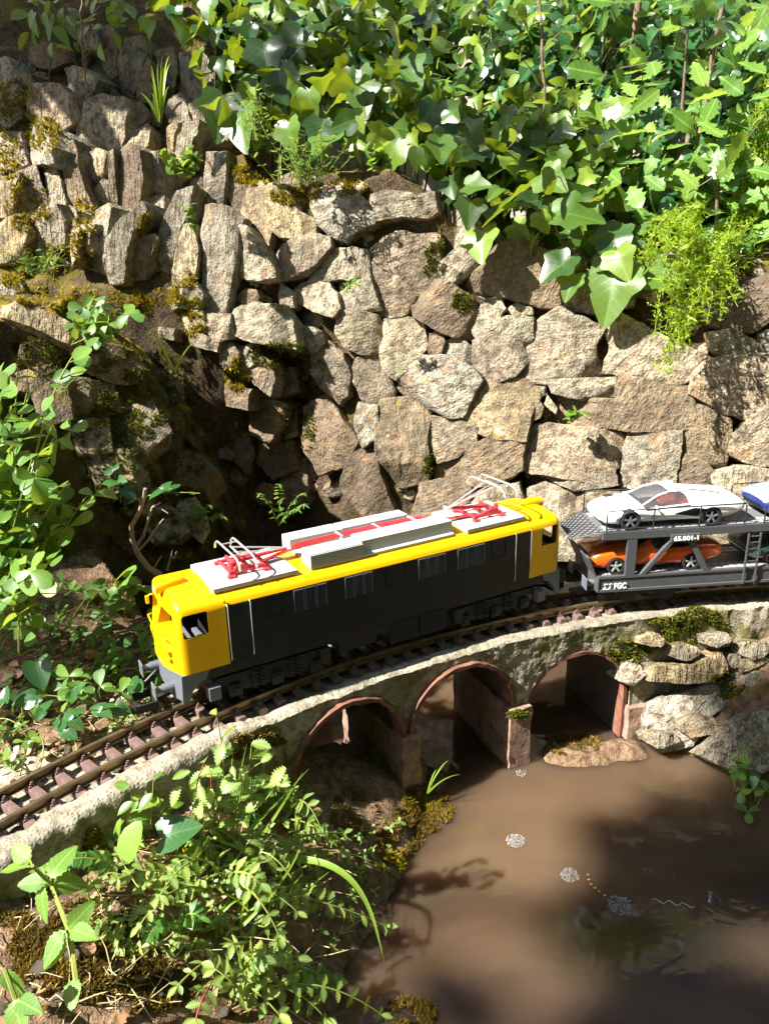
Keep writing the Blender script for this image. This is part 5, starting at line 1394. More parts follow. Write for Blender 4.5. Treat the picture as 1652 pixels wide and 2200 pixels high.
# slender trunks
for i, (a, b, Y_, r0, lab) in enumerate((((1150,430),(1150,-40),1.0,.0045,'thin dark upright sapling stem above the wall centre'), ((1345,430),(1372,-40),1.25,.012,'straight pale trunk standing among the oak leaves'), ((1300,480),(1330,-30),1.32,.007,'thin reddish stem left of the pale trunk'), ((1420,470),(1560,-30),1.12,.007,'slanting brown stem right of the pale trunk'), ((1440,520),(1530,120),.98,.005,'thin slanting stem above the hanging fern'), ((178,0),(190,210),1.06,.003,'thin dark twig hanging at the upper left'))):
    p0, p1 = aty(*a, Y_), aty(*b, Y_ + .05); t = thing('slender_sapling', lab, 'sapling', p0)
    rr_ = np.random.default_rng(i + 90); pts = curve(p0, p1, 0, 14, rr_.normal(0, .02, 3)) + rr_.normal(0, .002, (14, 3))
    MB().tube([tuple(p - p0) for p in pts], list(np.linspace(r0, r0 * .7, 14)), 8).build('trunk', M['bark'], t, smooth=60)
    mb = MB()
    for k in range(4):
        p = pts[3 + 2 * k]; q = p + np.array([rr_.normal(0, .07), -.02, rr_.uniform(.03, .09)]); mb.tube([tuple(p - p0), tuple((p + q) / 2 - p0 + rr_.normal(0, .004, 3)), tuple(q - p0)], [r0 * .4, r0 * .3, r0 * .2], 5)
        MBt = None
    mb.build('twigs', M['bark'], t, smooth=60)
# --- fine feathery fern spilling down the wall at right
def feathery(pl, pts, r, size, dens=9):
    pts = np.asarray(pts)
    pl.tube(pts, list(np.linspace(.0012, .0005, len(pts))), n=4)
    for i in range(len(pts) - 1):
        for k in range(dens):
            p = pts[i] + (pts[i + 1] - pts[i]) * r.random(); d = nrm(r.normal(0, 1, 3) + np.array([0, -.4, .1])) * size * r.uniform(.5, 1.2)
            w = nrm(np.cross(d, r.normal(0, 1, 3))) * size * .09
            for q in (.35, .7, 1.0):
                e = p + d * q; f = nrm(r.normal(0, 1, 3)) * size * .35
                pl.stuff.add([e - w - pl.base, e + w - pl.base, e + f - pl.base], [(0, 1, 2)])
            pl.stuff.add([p - w - pl.base, p + w - pl.base, p + d - pl.base], [(0, 1, 2)])
r = np.random.default_rng(41)
pl = Plant('asparagus_fern', 'bright feathery fern hanging down the wall at right', 'fern', aty(1520, 480, .74))
for k in range(30):
    x0 = r.uniform(1440, 1640); y0 = r.uniform(450, 560); x1 = r.uniform(1350, 1600); y1 = r.uniform(480, 740)
    if k < 12: x1 = r.uniform(1400, 1470); y1 = r.uniform(680, 840)
    feathery(pl, curve(aty(x0, y0, .74), aty(x1, y1, .53), .04, 9), r, .022)
pl.done(stuffmat=M['fern'])
pl = Plant('asparagus_fern', 'feathery fern plume rising at the far right edge', 'fern', aty(1600, 470, .9))
for k in range(16): feathery(pl, curve(aty(r.uniform(1560, 1640), 480, .9), aty(r.uniform(1560, 1700), r.uniform(150, 400), .95), .02, 9), r, .022, 7)
pl.done(stuffmat=M['fern'])
# --- herbs on top of the wall
def herb(name, label, px, rad, h, n, seed, meshes=HRB, size=.014, Y_=None, mat='stem', cat='plant'):
    r = np.random.default_rng(seed); b = aty(*px, Y_) if Y_ else hit_px(BV, *px)[0]
    if b is None: return
    pl = Plant(name, label, cat, b)
    for k in range(n):
        q = b + np.array([r.normal(0, rad * .35), r.normal(0, rad * .25), 0]); e = q + np.array([r.normal(0, rad * .6), r.normal(0, rad * .4) - rad * .3, h * r.uniform(.5, 1.1)])
        pts = curve(q, e, 0, 6, r.normal(0, rad * .1, 3)); pl.tube(pts, list(np.linspace(.0011, .0005, 6)), n=4)
        for i in range(1, 6):
            for j in range(2):
                a = r.uniform(0, 2 * pi); d = np.array([cos(a), sin(a), r.uniform(.1, .8)])
                pl.leaf(meshes[r.integers(len(meshes))], pts[i], nrm(np.array([0, 0, 1]) + r.normal(0, .4, 3) - d * .3), d, size * r.uniform(.7, 1.3))
    pl.done(mat, limit=120)
herb('wild_herb', 'bushy fine-leaved green herb on the wall top', (655,395), .07, .085, 34, 51, Y_=.80)
herb('wild_herb', 'taller fine herb against the dark ivy on the wall top', (560,300), .04, .10, 12, 52, Y_=.86)
herb('wild_herb', 'small herb among the yellow moss at the left ledge', (95,590), .05, .05, 18, 53, Y_=.74)
herb('wild_herb', 'small sprig in a joint of the stone wall', (745,630), .02, .03, 5, 54, Y_=.70)
herb('creeping_sprig', 'trailing sprig hanging between the upright slabs', (415,500), .012, .05, 5, 55, RNDL, .010, Y_=.74)
herb('wall_seedling', 'three-leaved seedling growing above the green slab', (1230,905), .02, .02, 3, 56, CLO, .018, Y_=.62)
herb('rockery_sprig', 'lime sprig with small round leaves among the slabs', (395,385), .03, .06, 8, 57, RNDL, .020, Y_=.80)
herb('creeper', 'small round-leaved creeper hanging beside the smooth blocks', (815,370), .015, .04, 5, 58, RNDL, .020, Y_=.68)
def grass_tuft(label, px, n, h, seed, Y_=None, lean=(0, 0), wid=.05, b=None):
    r = np.random.default_rng(seed)
    if b is None: b = aty(*px, Y_) if Y_ else hit_px(BV, *px)[0]
    if b is None: return
    t = thing('grass_tuft', label, 'grass', b)
    for k in range(n):
        hh = h * r.uniform(.5, 1.1); d = np.array([lean[0] + r.normal(0, .35), lean[1] + r.normal(0, .25), 0]) * hh * .6
        w = h * wid * r.uniform(.5, 1) * .5; pts = curve((0, 0, 0), d + np.array([0, 0, hh * .75]), hh * .25, 8)
        side = nrm(np.cross(d + np.array([0, 0, .1]), r.normal(0, 1, 3))); V = []; Fc = []
        for i, p in enumerate(pts):
            q = w * (1 - (i / 7) ** 1.6) + .0002; V += [p - side * q, p + side * q]
            if i: Fc.append((2 * i - 2, 2 * i - 1, 2 * i + 1, 2 * i))
        MB().add(V, Fc).build('blade', M['grass'], t, smooth=60, fix=False)
grass_tuft('bright upright grass tuft among the upper slabs', (345,262), 16, .15, 61, .95, (.1, 0), .06)
grass_tuft('thin grass blades on the shaded mound', (375,800), 4, .12, 62, .55)
grass_tuft('small grass sprig in front of the first brick pier', None, 5, .075, 63, None, (.5, 0), .05, b=arc(118.9, 1.47, -.30))
grass_tuft('grass beside the right end pier of the viaduct', None, 4, .06, 64, None, (.3, 0), .05, b=arc(101.0, 1.47, -.29))
# --- round-leaved plants at the left edge
def leggy(name, label, cat, base, targets, meshes, size, seed, per=3, along=5, stemr=.0016, stem='stem', frac=(.45, 1.0), limit=300):
    r = np.random.default_rng(seed); pl = Plant(name, label, cat, base)
    for t in targets:
        q = np.asarray(base) + np.array([r.normal(0, .03), r.normal(0, .02), 0]); pts = curve(q, t, .03, 12, r.normal(0, .015, 3)); pl.tube(pts, list(np.linspace(stemr, stemr * .5, 12)))
        for f in np.linspace(frac[0], frac[1], along):
            i = min(11, int(f * 11)); p = pts[i]; d = nrm(np.array([r.normal(0, 1), r.normal(0, .6) - .4, r.uniform(-.1, .5)])); e = p + d * size * .7
            pl.tube([p, e], [stemr * .5, stemr * .35], n=4); a0 = r.uniform(0, 6.28)
            up = nrm(np.array([-.25, -.35, .8]) + r.normal(0, .3, 3)); u = nrm(np.cross(up, (0.3, 1, .2))); v = np.cross(up, u)
            for j in range(per):
                a = a0 + j * 2 * pi / max(per, 1) ; tp = u * cos(a) + v * sin(a)
                pl.leaf(meshes[r.integers(len(meshes))], e, nrm(up + r.normal(0, .25, 3)), tp, size * r.uniform(.7, 1.15))
    pl.done(stem, limit=limit)
r = np.random.default_rng(70)
reg = [(-30,770),(50,790),(130,900),(150,960),(195,1050),(175,1130),(120,1170),(60,1120),(-30,1000)]
leggy('leafy_weed', 'bushy weed with rounded leaves at the left edge', 'plant', aty(20, 1290, .20), [aty(*rpoly(reg, r), r.uniform(.10, .26)) for _ in range(16)], CLO, .034, 71)
reg = [(-30,1000),(60,1060),(120,1150),(115,1240),(60,1270),(-30,1260)]
leggy('leafy_weed', 'lower rounded-leaf weed below the bushy one at the left edge', 'plant', aty(10, 1370, .14), [aty(*rpoly(reg, r), r.uniform(.06, .18)) for _ in range(12)], CLO, .034, 72)
leggy('leafy_weed', 'tall single weed stem with paired leaves before the dark mound', 'plant', aty(110, 1010, .22), [aty(172, 745, .24)], RNDL, .028, 73, 2, 6, .002, frac=(.3, 1.0))
reg = [(150,660),(230,640),(290,680),(250,720),(190,740),(150,700)]
leggy('leafy_weed', 'low leafy weed on the mossy ledge of the mound', 'plant', aty(215, 740, .50), [aty(*rpoly(reg, r), r.uniform(.45, .52)) for _ in range(10)], CLO, .026, 74, 3, 3, .0012)
leggy('heart_leaf_weed', 'heart-leaved weed on the shaded foot of the mound', 'plant', aty(280, 1080, .48), [aty(x, y, .46) for x, y in ((250,1040),(290,1045),(385,1065),(430,1060))], ARU, .030, 75, 1, 2, .0012, frac=(.8, 1))
def at_ground(x, y, up=0.0):
    h = hit_px(BG, x, y)[0]
    if h is None: h = atz(x, y, -.1)
    return h + np.array([0, 0, up])
# --- bank between mound and track
leggy('arum_plant', 'big glossy arrow leaves beside the track at left', 'plant', at_ground(110, 1480), [at_ground(60, 1470, .05), at_ground(125, 1480, .045), at_ground(150, 1470, .03)], ARU, .046, 76, 1, 1, .002, frac=(1, 1))
bank = [(270,1275,'nettle'), (300,1330,'clover'), (215,1350,'clover'), (150,1300,'clover'), (250,1430,'clover'), (60,1360,'clover'), (290,1450,'ivy'), (170,1560,'ivy'), (120,1530,'clover'), (30,1560,'arum'), (250,1520,'ivy'), (90,1620,'clover'), (20,1640,'clover'), (310,1400,'clover'), (200,1480,'clover'), (340,1290,'nettle')]
BL = ['serrated weed nearest the yellow cab', 'round-leaved weed behind the cab front', 'round-leaved weed on the bank above the arrow leaves', 'weed on the dark bank under the bushy weed', 'low weed beside the buffer', 'weed above the arrow leaves at the left edge', 'dark broad leaves beside the coupler', 'dark broad leaves above the far rail at left', 'small light weed among the bank litter', 'glossy leaves at the left edge above the rails', 'broad dark leaves in the middle of the bank', 'tiny seedling beside the far rail', 'tiny seedlings at the left end of the rails', 'round leaves touching the cab front', 'light weed in the middle of the bank', 'serrated weed behind the cab roof corner']
for i, (x, y, k) in enumerate(bank):
    ms, sz, per = {'nettle': (NET, .040, 2), 'clover': (CLO, .024, 3), 'ivy': (ARU, .022, 2), 'arum': (ARU, .030, 1)}[k]
    b = at_ground(x, y + 20); n = 3
    if y > 1600: sz *= .6
    leggy('bank_weed', BL[i], 'plant', b, [b + np.array([r.normal(0, .035), r.normal(-.01, .02), r.uniform(.02, .055)]) for _ in range(n)], ms, sz, 100 + i, per, 2, .0012, frac=(.7, 1))
# --- ferns by the trickle
def frond(pl, pts, size, meshes, r, pairs, flat=(0, -.3, 1), taper=True, wid=1.0, leafend=True):
    pts = np.asarray(pts); n = len(pts)
    for k in range(pairs):
        f = .18 + .80 * k / max(1, pairs - 1); i = f * (n - 1); a = int(min(i, n - 2)); p = pts[a] + (pts[a + 1] - pts[a]) * (i - a)
        t = nrm(pts[a + 1] - pts[a]); up = nrm(np.array(flat) + r.normal(0, .15, 3)); sd = nrm(np.cross(t, up)); s = size * ((1 - .55 * abs(f - .45) * 1.2) if taper else 1) * r.uniform(.85, 1.1)
        for q in (-1, 1): pl.leaf(meshes[r.integers(len(meshes))], p, nrm(np.cross(sd, t) + r.normal(0, .18, 3) + q * sd * .1), sd * q + t * .45 + r.normal(0, .1, 3), s, wid)
    if leafend: pl.leaf(meshes[0], pts[-1], np.array(flat), pts[-1] - pts[-2], size * .8, wid)
for lab, (bx_, by_), tg in (('small fern in the dark beside the trickling water', (600,1130), [(560,1060),(600,1040),(650,1060),(640,1095),(655,1085)]), ('small fern on the mossy rocks below the mound', (430,1130), [(400,1100),(450,1085),(480,1110),(420,1075)])):
    b = aty(bx_, by_, .62); pl = Plant('fern', lab, 'fern', b)
    for t in tg:
        pts = curve(b, aty(*t, .56), .02, 10); pl.tube(pts, .0007, n=4); frond(pl, pts, .016, HRB, r, 9, wid=1.6)
    pl.done()
# --- foreground weeds
def bpt(x, y, up=.0):
    h = hit_px(BV, x, y)[0]; d = ray(x, y); d = d / np.linalg.norm(d); return h - d * up
burn = [('toothed-leaf burnet weed spreading over the foreground bank', (470, 1900), [((740,1790),.05),((830,1990),.07),((660,1850),.05),((560,1790),.05),((250,1890),.05),((300,1990),.05),((370,1870),.04),((600,2010),.07),((640,1960),.08),((420,1830),.05),((560,1900),.08),((340,1930),.06)]),
        ('toothed-leaf burnet weed along the bottom edge by the water', (500, 2130), [((820,2180),.05),((720,2110),.05),((600,2180),.05),((420,2195),.04),((560,2060),.07),((500,2030),.08),((640,2060),.07),((460,2080),.08),((380,2120),.05),((700,2190),.06)]),
        ('burnet weed beside the first arch', (600, 1760), [((690,1780),.04),((650,1740),.04),((735,1830),.03),((610,1680),.05)])]
for j, (lab, b_, ends) in enumerate(burn):
    b = bpt(*b_); pl = Plant('burnet_weed', lab, 'plant', b)
    for (e, up) in ends:
        pe = bpt(*e, up); pts = curve(b + r.normal(0, .012, 3) * np.array([1, 1, .2]), pe, .05, 14, r.normal(0, .012, 3)); L_ = np.linalg.norm(pe - b)
        pl.tube(pts, list(np.linspace(.0014, .0007, 14)), red=r.random() < .08); frond(pl, pts, .0185 * r.uniform(.8, 1.2), BUR, r, int(np.clip(L_ / .018, 6, 13)))
    pl.done()
for lab, b_, ends in (('thin upright burnet stems in front of the kerb', (470,1790), [(465,1540),(440,1640),(410,1660),(390,1690),(500,1620),(560,1640),(520,1680),(480,1600),(430,1690),(540,1600),(590,1690),(455,1660),(610,1650)]), ('slender red-stemmed seedlings before the kerb', (310,1790), [(280,1690),(330,1680),(300,1740),(350,1720),(260,1760)])):
    b = bpt(*b_); pl = Plant('tall_weed', lab, 'plant', b)
    for e in ends:
        pe = bpt(*b_, .06) + (aty(*e, b[1] - .03) - aty(*b_, b[1] - .03)); pts = curve(b + r.normal(0, .01, 3) * np.array([1, 1, .1]), pe, .0, 12, r.normal(0, .012, 3))
        pl.tube(pts, list(np.linspace(.0012, .0006, 12)), red=r.random() < .3)
        for f in (.45, .6, .75, .88, 1.0):
            p = pts[int(f * 11)]; a = r.uniform(0, 6.28); d = np.array([cos(a), sin(a) - .3, .4])
            pl.leaf((BUR if 'burnet' in lab else SHR)[r.integers(3)], p, nrm(np.array([-.2, -.4, .8]) + r.normal(0, .3, 3)), d, .020 * r.uniform(.7, 1.3))
    pl.done()
for j, (lab, b_, box, n) in enumerate((('low burnet weed filling the middle of the foreground', (520, 1960), (400, 1820, 700, 2060), 6), ('low burnet weed in front of the kerb at left', (330, 1930), (220, 1830, 480, 1960), 7))):
    b = bpt(*b_); pl = Plant('burnet_weed', lab, 'plant', b)
    for k in range(n):
        pe = bpt(r.uniform(box[0], box[2]), r.uniform(box[1], box[3]), r.uniform(.015, .05)); pts = curve(b + r.normal(0, .03, 3) * np.array([1, 1, .1]), pe, .025, 12, r.normal(0, .015, 3)); pl.tube(pts, list(np.linspace(.0012, .0006, 12)), red=r.random() < .08)
        frond(pl, pts, .0125 * r.uniform(.8, 1.2), BUR, r, int(np.clip(np.linalg.norm(pe - b) / .016, 4, 9)))
    pl.done()
def litter(name, label, boxes, s0, s1):
    mb = MB()
    for (x0, y0, x1, y1, n) in boxes:
        for k in range(n):
            h = hit_px(BG, r.uniform(x0, x1), r.uniform(y0, y1))[0]
            if h is None or h[2] < WATER_Z + .01: continue
            d = nrm(r.normal(0, 1, 3) * np.array([1, 1, .35])) * r.uniform(s0, s1); h = h + np.array([0, 0, .004]); mb.tube([tuple(h), tuple(h + d * .5 + r.normal(0, .003, 3)), tuple(h + d)], [.0006, .0005, .0003], 4)
    tag(mb.build(name, M['straw'], smooth=60, fix=False), label, 'litter', kind='stuff')
litter('straw_litter', 'dry stalks and straw strewn over the foreground bank', [(180,1800,760,2190,170), (0,1900,300,2190,60)], .015, .06)
litter('straw_litter', 'dry stalks strewn on the bank behind the rails', [(0,1330,330,1640,160)], .012, .04)
def ground_cover(name, label, boxes, meshes, s0, s1, mat):
    mb = MB()
    for (x0, y0, x1, y1, n) in boxes:
        for k in range(n):
            x, y = r.uniform(x0, x1), r.uniform(y0, y1); h = hit_px(BG, x, y)[0]
            if h is None or h[2] < WATER_Z + .012 or noise3(h, 14.0) < -.10: continue
            h = h + np.array([0, 0, r.uniform(.002, .018)]); a = r.uniform(0, 6.28)
            for j in range(3):
                b = basis(h, np.array([-.2, -.3, .9]) + r.normal(0, .35, 3), (cos(a + j * 2.1), sin(a + j * 2.1), .2), r.uniform(s0, s1)); me = meshes[r.integers(len(meshes))]
                mb.add([b @ v.co for v in me.vertices], [tuple(p.vertices) for p in me.polygons])
    tag(mb.build(name, mat, smooth=60, fix=False), label, 'ground cover', kind='stuff')
ground_cover('ground_cover', 'tiny green seedlings carpeting the foreground bank', [(200,1780,720,2060,330), (650,1780,880,1950,60)], BUR, .006, .013, M['burnet'])
ground_cover('ground_cover', 'tiny seedlings on the bank behind the rails', [(0,1300,330,1640,170)], CLO, .006, .013, M['clover'])
# hairy-leaved weed at the left edge
for lab, path, lv in (('big hairy-leaved weed at the lower left corner', [(165,2110),(150,2000),(110,1900),(70,1860)], [(130,1890,.055),(60,1870,.05),(110,1810,.06),(40,1790,.045),(-5,1880,.05),(150,1960,.05),(90,2000,.055),(190,1990,.045),(60,2050,.05),(120,2080,.045),(20,1740,.06),(10,1950,.05)]), ('hairy-leaved weed cut off by the bottom left corner', [(40,2230),(35,2150),(10,2080)], [(40,2090,.05),(10,2150,.05),(70,2160,.045),(130,2130,.03)])):
    P_ = [bpt(x, y, .05 + .03 * i) for i, (x, y) in enumerate(path)]; pl = Plant('hairy_weed', lab, 'plant', bpt(*path[0]))
    pl.tube(P_, list(np.linspace(.0028, .0018, len(P_))))
    for (x, y, s) in lv:
        q = bpt(max(x, 2), min(y, 2195), .10); i = int(np.argmin([np.linalg.norm(q - p) for p in P_])); d = q - P_[i]
        o_ = P_[i] + d * .15; pl.tube([P_[i], o_], .001, n=4)
        pl.leaf(NET[r.integers(2)], o_, nrm(np.array([-.15, -.45, .85]) + r.normal(0, .25, 3)), d + r.normal(0, .01, 3), s * .62)
    pl.done()
# single broad leaves and yarrow-like fronds
for lab, b_, e, ms, s, pairs in (('yarrow-like feathery frond below the flat kerb stone', (270,1870), (140,1850), HRB, .016, 16), ('yarrow-like frond in the middle of the foreground', (400,1990), (320,2010), HRB, .015, 14), ('curled yarrow-like frond by the water at the bottom', (590,2130), (720,2100), HRB, .016, 18), ('upright yarrow-like frond in the foreground weeds', (385,1990), (430,1970), HRB, .017, 14)):
    b = bpt(*b_, .02); pl = Plant('yarrow_frond', lab, 'plant', b); pts = curve(b, bpt(*e, .05), .02, 14); pl.tube(pts, .0009, n=4); frond(pl, pts, s, ms, r, pairs, wid=2.0); pl.done()
pl = Plant('dock_weed', 'broad pointed leaf standing among the foreground weeds', 'plant', bpt(370, 1850))
pl.tube(curve(pl.base, bpt(340, 1805, .06), .01, 6), .0012); pl.leaf(ARU[0], bpt(345, 1800, .06), (-.3, -.5, .8), (1, .1, .3), .050); pl.leaf(RNDL[0], bpt(270, 1850, .04), (-.5, -.6, .4), (0, .1, 1), .045); pl.done()
pl = Plant('feathery_weed', 'fine feathery weed beside the first arch', 'plant', bpt(540, 1760))
for k in range(14): feathery(pl, curve(pl.base + r.normal(0, .008, 3), bpt(r.uniform(500, 610), r.uniform(1660, 1720), .05), .01, 7), r, .014, 8)
pl.done(stuffmat=M['herb'])
# arching grass blades
def blade(label, pts, w):
    pts = np.array([bpt(x, min(y, 2190), u) for x, y, u in pts]); t = np.linspace(0, 1, 16); s = np.linspace(0, 1, len(pts))
    P_ = np.stack([np.interp(t, s, pts[:, k]) for k in range(3)], -1)
    for _ in range(3): P_[1:-1] = (P_[:-2] + 2 * P_[1:-1] + P_[2:]) / 4
    o = thing('arching_grass', label, 'grass', P_[0]); V = []; Fc = []
    for i, p in enumerate(P_):
        tg = P_[min(i + 1, 15)] - P_[max(i - 1, 0)]; sd = nrm(np.cross(tg, CAM - p + np.array([.3, 0, .6]))); q = w * (1 - (i / 15) ** 2.5) + .0002
        V += [p - sd * q - P_[0], p - P_[0] + np.array([0, 0, -q * .4]), p + sd * q - P_[0]]
        if i: Fc += [(3 * i - 3, 3 * i - 2, 3 * i + 1, 3 * i), (3 * i - 2, 3 * i - 1, 3 * i + 2, 3 * i + 1)]
    MB().add(V, Fc).build('blade', M['grass'], o, smooth=60, fix=False)
blade('long grass blade arching over the pond edge', [(600,1840,.02),(700,1850,.08),(760,1890,.10),(800,1960,.10),(825,2065,.06)], .0042)
blade('thin grass blade crossing the foreground weeds', [(520,1990,.03),(580,1930,.08),(640,1840,.09),(655,1770,.08)], .0016)
blade('grass blade leaning over the first arch', [(560,1800,.02),(600,1740,.07),(650,1660,.09)], .0018)
blade('tall thin grass stalk rising beside the thin upright stems', [(500,1790,.02),(510,1690,.06),(530,1600,.07)], .0014)
blade('thin bent grass stalk crossing before the first arch', [(520,1800,.02),(600,1720,.07),(665,1650,.08)], .0014)
blade('short grass blade low among the foreground weeds', [(480,1860,.02),(600,1830,.05),(690,1815,.03)], .0018)
for k in range(34):
    x, y = r.uniform(380, 680), r.uniform(1800, 2000); dx, dy = r.normal(0, 60), r.uniform(-90, -20)
    blade('fine grass blade mixed into the foreground weeds', [(x, y, .01), (x + dx * .5, y + dy * .7, .05), (x + dx, y + dy, .05)], .0011)
for o in COL.objects:
    if o.get('label') == 'fine grass blade mixed into the foreground weeds': o['group'] = 'fine grass blades in the foreground'
# plant at the right edge of the pond
leggy('water_side_weed', 'small three-leaved weed on the grey rock at the right edge', 'plant', bpt(1640, 1720), [bpt(1560, 1650, .03), bpt(1590, 1680, .03), bpt(1620, 1740, .02), bpt(1575, 1620, .03), bpt(1610, 1700, .03)], CLO, .020, 81, 3, 2, .0009, frac=(.6, 1))
# --- dead twig
tp_ = thing('dead_twig', 'bare branched dead twig standing behind the cab', 'twig', aty(330, 1260, .30)); mb = MB(); B0 = np.array(tp_.location)
for path, rr_ in (([(345,1235),(320,1220),(300,1195),(285,1160),(283,1130),(300,1100),(310,1070),(312,1050)], .0055), ([(290,1180),(310,1150),(318,1120),(328,1090),(345,1080)], .0030), ([(295,1185),(320,1160),(340,1130),(352,1115)], .0028), ([(300,1105),(302,1080),(300,1070)], .0016), ([(330,1090),(345,1092),(362,1103)], .0012), ([(330,1225),(340,1205),(348,1195)], .0022), ([(360,1225),(368,1195),(375,1200),(380,1185)], .0020), ([(365,1205),(372,1180)], .0012)):
    P_ = [aty(x, y, .30 - .01 * i) - B0 for i, (x, y) in enumerate(path)]; mb.tube([tuple(p) for p in P_], list(np.linspace(rr_, rr_ * .45, len(P_))), 7)
mb.build('branch', M['twig'], tp_, smooth=60)
# --- trees outside the frame on the left whose crowns shade the pond
def tree(name, label, foot, clusters, seed):
    r = np.random.default_rng(seed); t = thing(name, label, 'tree', foot); F0 = np.asarray(foot, float)
    top = np.mean([c[0] for c in clusters], axis=0); trunk = curve(F0, np.array([F0[0] + .1, F0[1] + .05, top[2] * .8]), 0, 10, r.normal(0, .05, 3))
    mb = MB(); mb.tube([tuple(p - F0) for p in trunk], list(np.linspace(.09, .045, 10)), 10)
    for c, rad, n in clusters:
        mb.tube([tuple(p - F0) for p in curve(trunk[6], c, .1, 8, r.normal(0, .08, 3))], list(np.linspace(.014, .004, 8)), 6)
    mb.build('trunk', M['bark'], t, smooth=60)
    cr = MB()
    for c, rad, n in clusters:
        for k in range(n):
            p = np.asarray(c) + nrm(r.normal(0, 1, 3)) * rad * r.random() ** .5 - F0; b = basis(p, r.normal(0, 1, 3) + np.array([0, 0, .8]), r.normal(0, 1, 3), r.uniform(.12, .24))
            cr.add([b @ v.co for v in SHR[0].vertices], [tuple(q.vertices) for q in SHR[0].polygons])
    tag(cr.build('crown', M['shrub'], t, smooth=60, fix=False), kind='stuff')
def upsun(p, d): return np.asarray(p, float) - SUN_D * d
tree('tree', 'tall leafy tree far beyond the left edge shading the pond', (-5.6, -4.0, -.2), [(upsun((.80, -.02, -.33), 8.2), .26, 30), (upsun((.62, -.22, -.33), 8.0), .20, 20), (upsun((.98, .10, -.33), 8.4), .24, 34), (upsun((-.42, .36, -.06), 7.2), .16, 24), (upsun((-.30, .20, -.09), 7.2), .12, 8), (upsun((.75, -.20, -.33), 8.3), .22, 13), (upsun((.50, -.46, -.33), 8.0), .24, 24), (upsun((.98, -.40, -.33), 8.3), .36, 28)], 201)
tree('tree', 'leafy tree beyond the left edge dappling the ivy', (-4.6, -1.6, .0), [(upsun((.72, 1.05, .55), 5.5), .16, 16), (upsun((.25, 1.25, .88), 5.5), .16, 7), (upsun((1.1, 1.3, .80), 5.7), .24, 12), (upsun((.55, 1.35, .95), 5.6), .14, 6)], 203)
tree('tree', 'leafy tree beyond the left edge shading the bank top', (-1.9, .9, .3), [(upsun((-.60, 1.32, 1.10), 1.3), .24, 240)], 202)
# --- unseen hedges added behind and right of the viewer to block skylight
def hedge(label, p0, p1, h, seed):
    r = np.random.default_rng(seed); p0 = np.asarray(p0, float); p1 = np.asarray(p1, float); t = thing('sky_block_hedge', label, 'hedge', p0)
    d = nrm(p1 - p0); nn = np.array([-d[1], d[0], 0]); L_ = np.linalg.norm(p1 - p0); G = []
    for u in np.linspace(0, 1, 40):
        row = []
        for a in np.linspace(0, pi, 26):
            row.append(d * L_ * u + nn * cos(a) * .4 + np.array([0, 0, h * min(1, sin(a) * 1.6)]))
        G.append(row)
    G = np.array(G); G += (fbm(G + p0, 3, 3, 4.0) * .35)[..., None] * np.array([nn[0], nn[1], .5])
    MB().grid(G).build('hedge_body', M['arum'], t, smooth=60)
    mb = MB()
    for k in range(2600):
        q = G[r.integers(40), r.integers(26)] + r.normal(0, .10, 3); b = basis(q, r.normal(0, 1, 3), r.normal(0, 1, 3), r.uniform(.08, .16)); mb.add([b @ v.co for v in SHR[0].vertices], [tuple(f.vertices) for f in SHR[0].polygons])
    tag(mb.build('hedge_leaves', M['arum'], t, smooth=60, fix=False), kind='stuff')
hedge('tall hedge added behind the viewer to block skylight', (-1.0, -2.6, -.3), (4.0, -2.6, -.3), 3.6, 301)
hedge('tall hedge added beyond the right edge to block skylight', (3.2, -2.6, -.3), (3.2, 2.0, -.3), 3.6, 302)
# --- moss
class Tufts:
    def __init__(s): s.mb = MB()
    def patch(s, cx, cy, rx, ry, n, size, r, bvh=None, flatness=.0):
        for k in range(n):
            a = r.uniform(0, 2 * pi); q = sqrt(r.random()); x, y = cx + rx * q * cos(a), cy + ry * q * sin(a)
            h, hn = hit_px(bvh or BV, x, y)
            if h is None: continue
            lump = float(noise3(h, 40.0))
            if lump < -.12: continue
            for j in range(3):
                d = nrm(hn + np.array([0, 0, .5]) + r.normal(0, .55, 3)) * size * r.uniform(.5, 1.3) * (1 + lump); w = nrm(np.cross(d, r.normal(0, 1, 3))) * size * .20
                s.mb.add([h - w, h + w, h + d], [(0, 1, 2)])
r = np.random.default_rng(91)
my, mg, mbw = Tufts(), Tufts(), Tufts()
for p in ((130,560,80,35,500), (240,655,110,30,2600), (120,640,90,25,1200), (330,640,60,20,700), (60,600,60,25,500), (400,640,30,60,400), (545,375,50,25,500), (640,420,60,22,400), (740,400,45,18,300), (510,805,30,35,400), (30,230,50,60,500), (95,290,40,40,350), (180,480,30,60,250), (310,485,15,25,120), (835,1855,30,22,300), (60,440,50,60,400), (20,330,30,60,250), (415,700,30,25,200)): my.patch(*p, .009, r)
for p in ((600,765,70,30,500), (650,800,50,50,300), (290,820,110,120,1500), (60,770,100,40,700), (300,960,150,140,1800), (200,1130,120,90,1200), (330,1140,60,50,600), (640,920,40,60,400), (930,560,30,40,250), (990,650,25,20,200), (1440,1360,70,35,900), (1500,1345,60,40,700), (1350,1400,60,25,500), (1110,1535,20,8,120), (1560,1470,40,30,300), (880,1380,60,20,150), (920,1000,12,25,120), (950,500,20,50,150), (120,1790,1,1,1)): mg.patch(*p, .008, r)
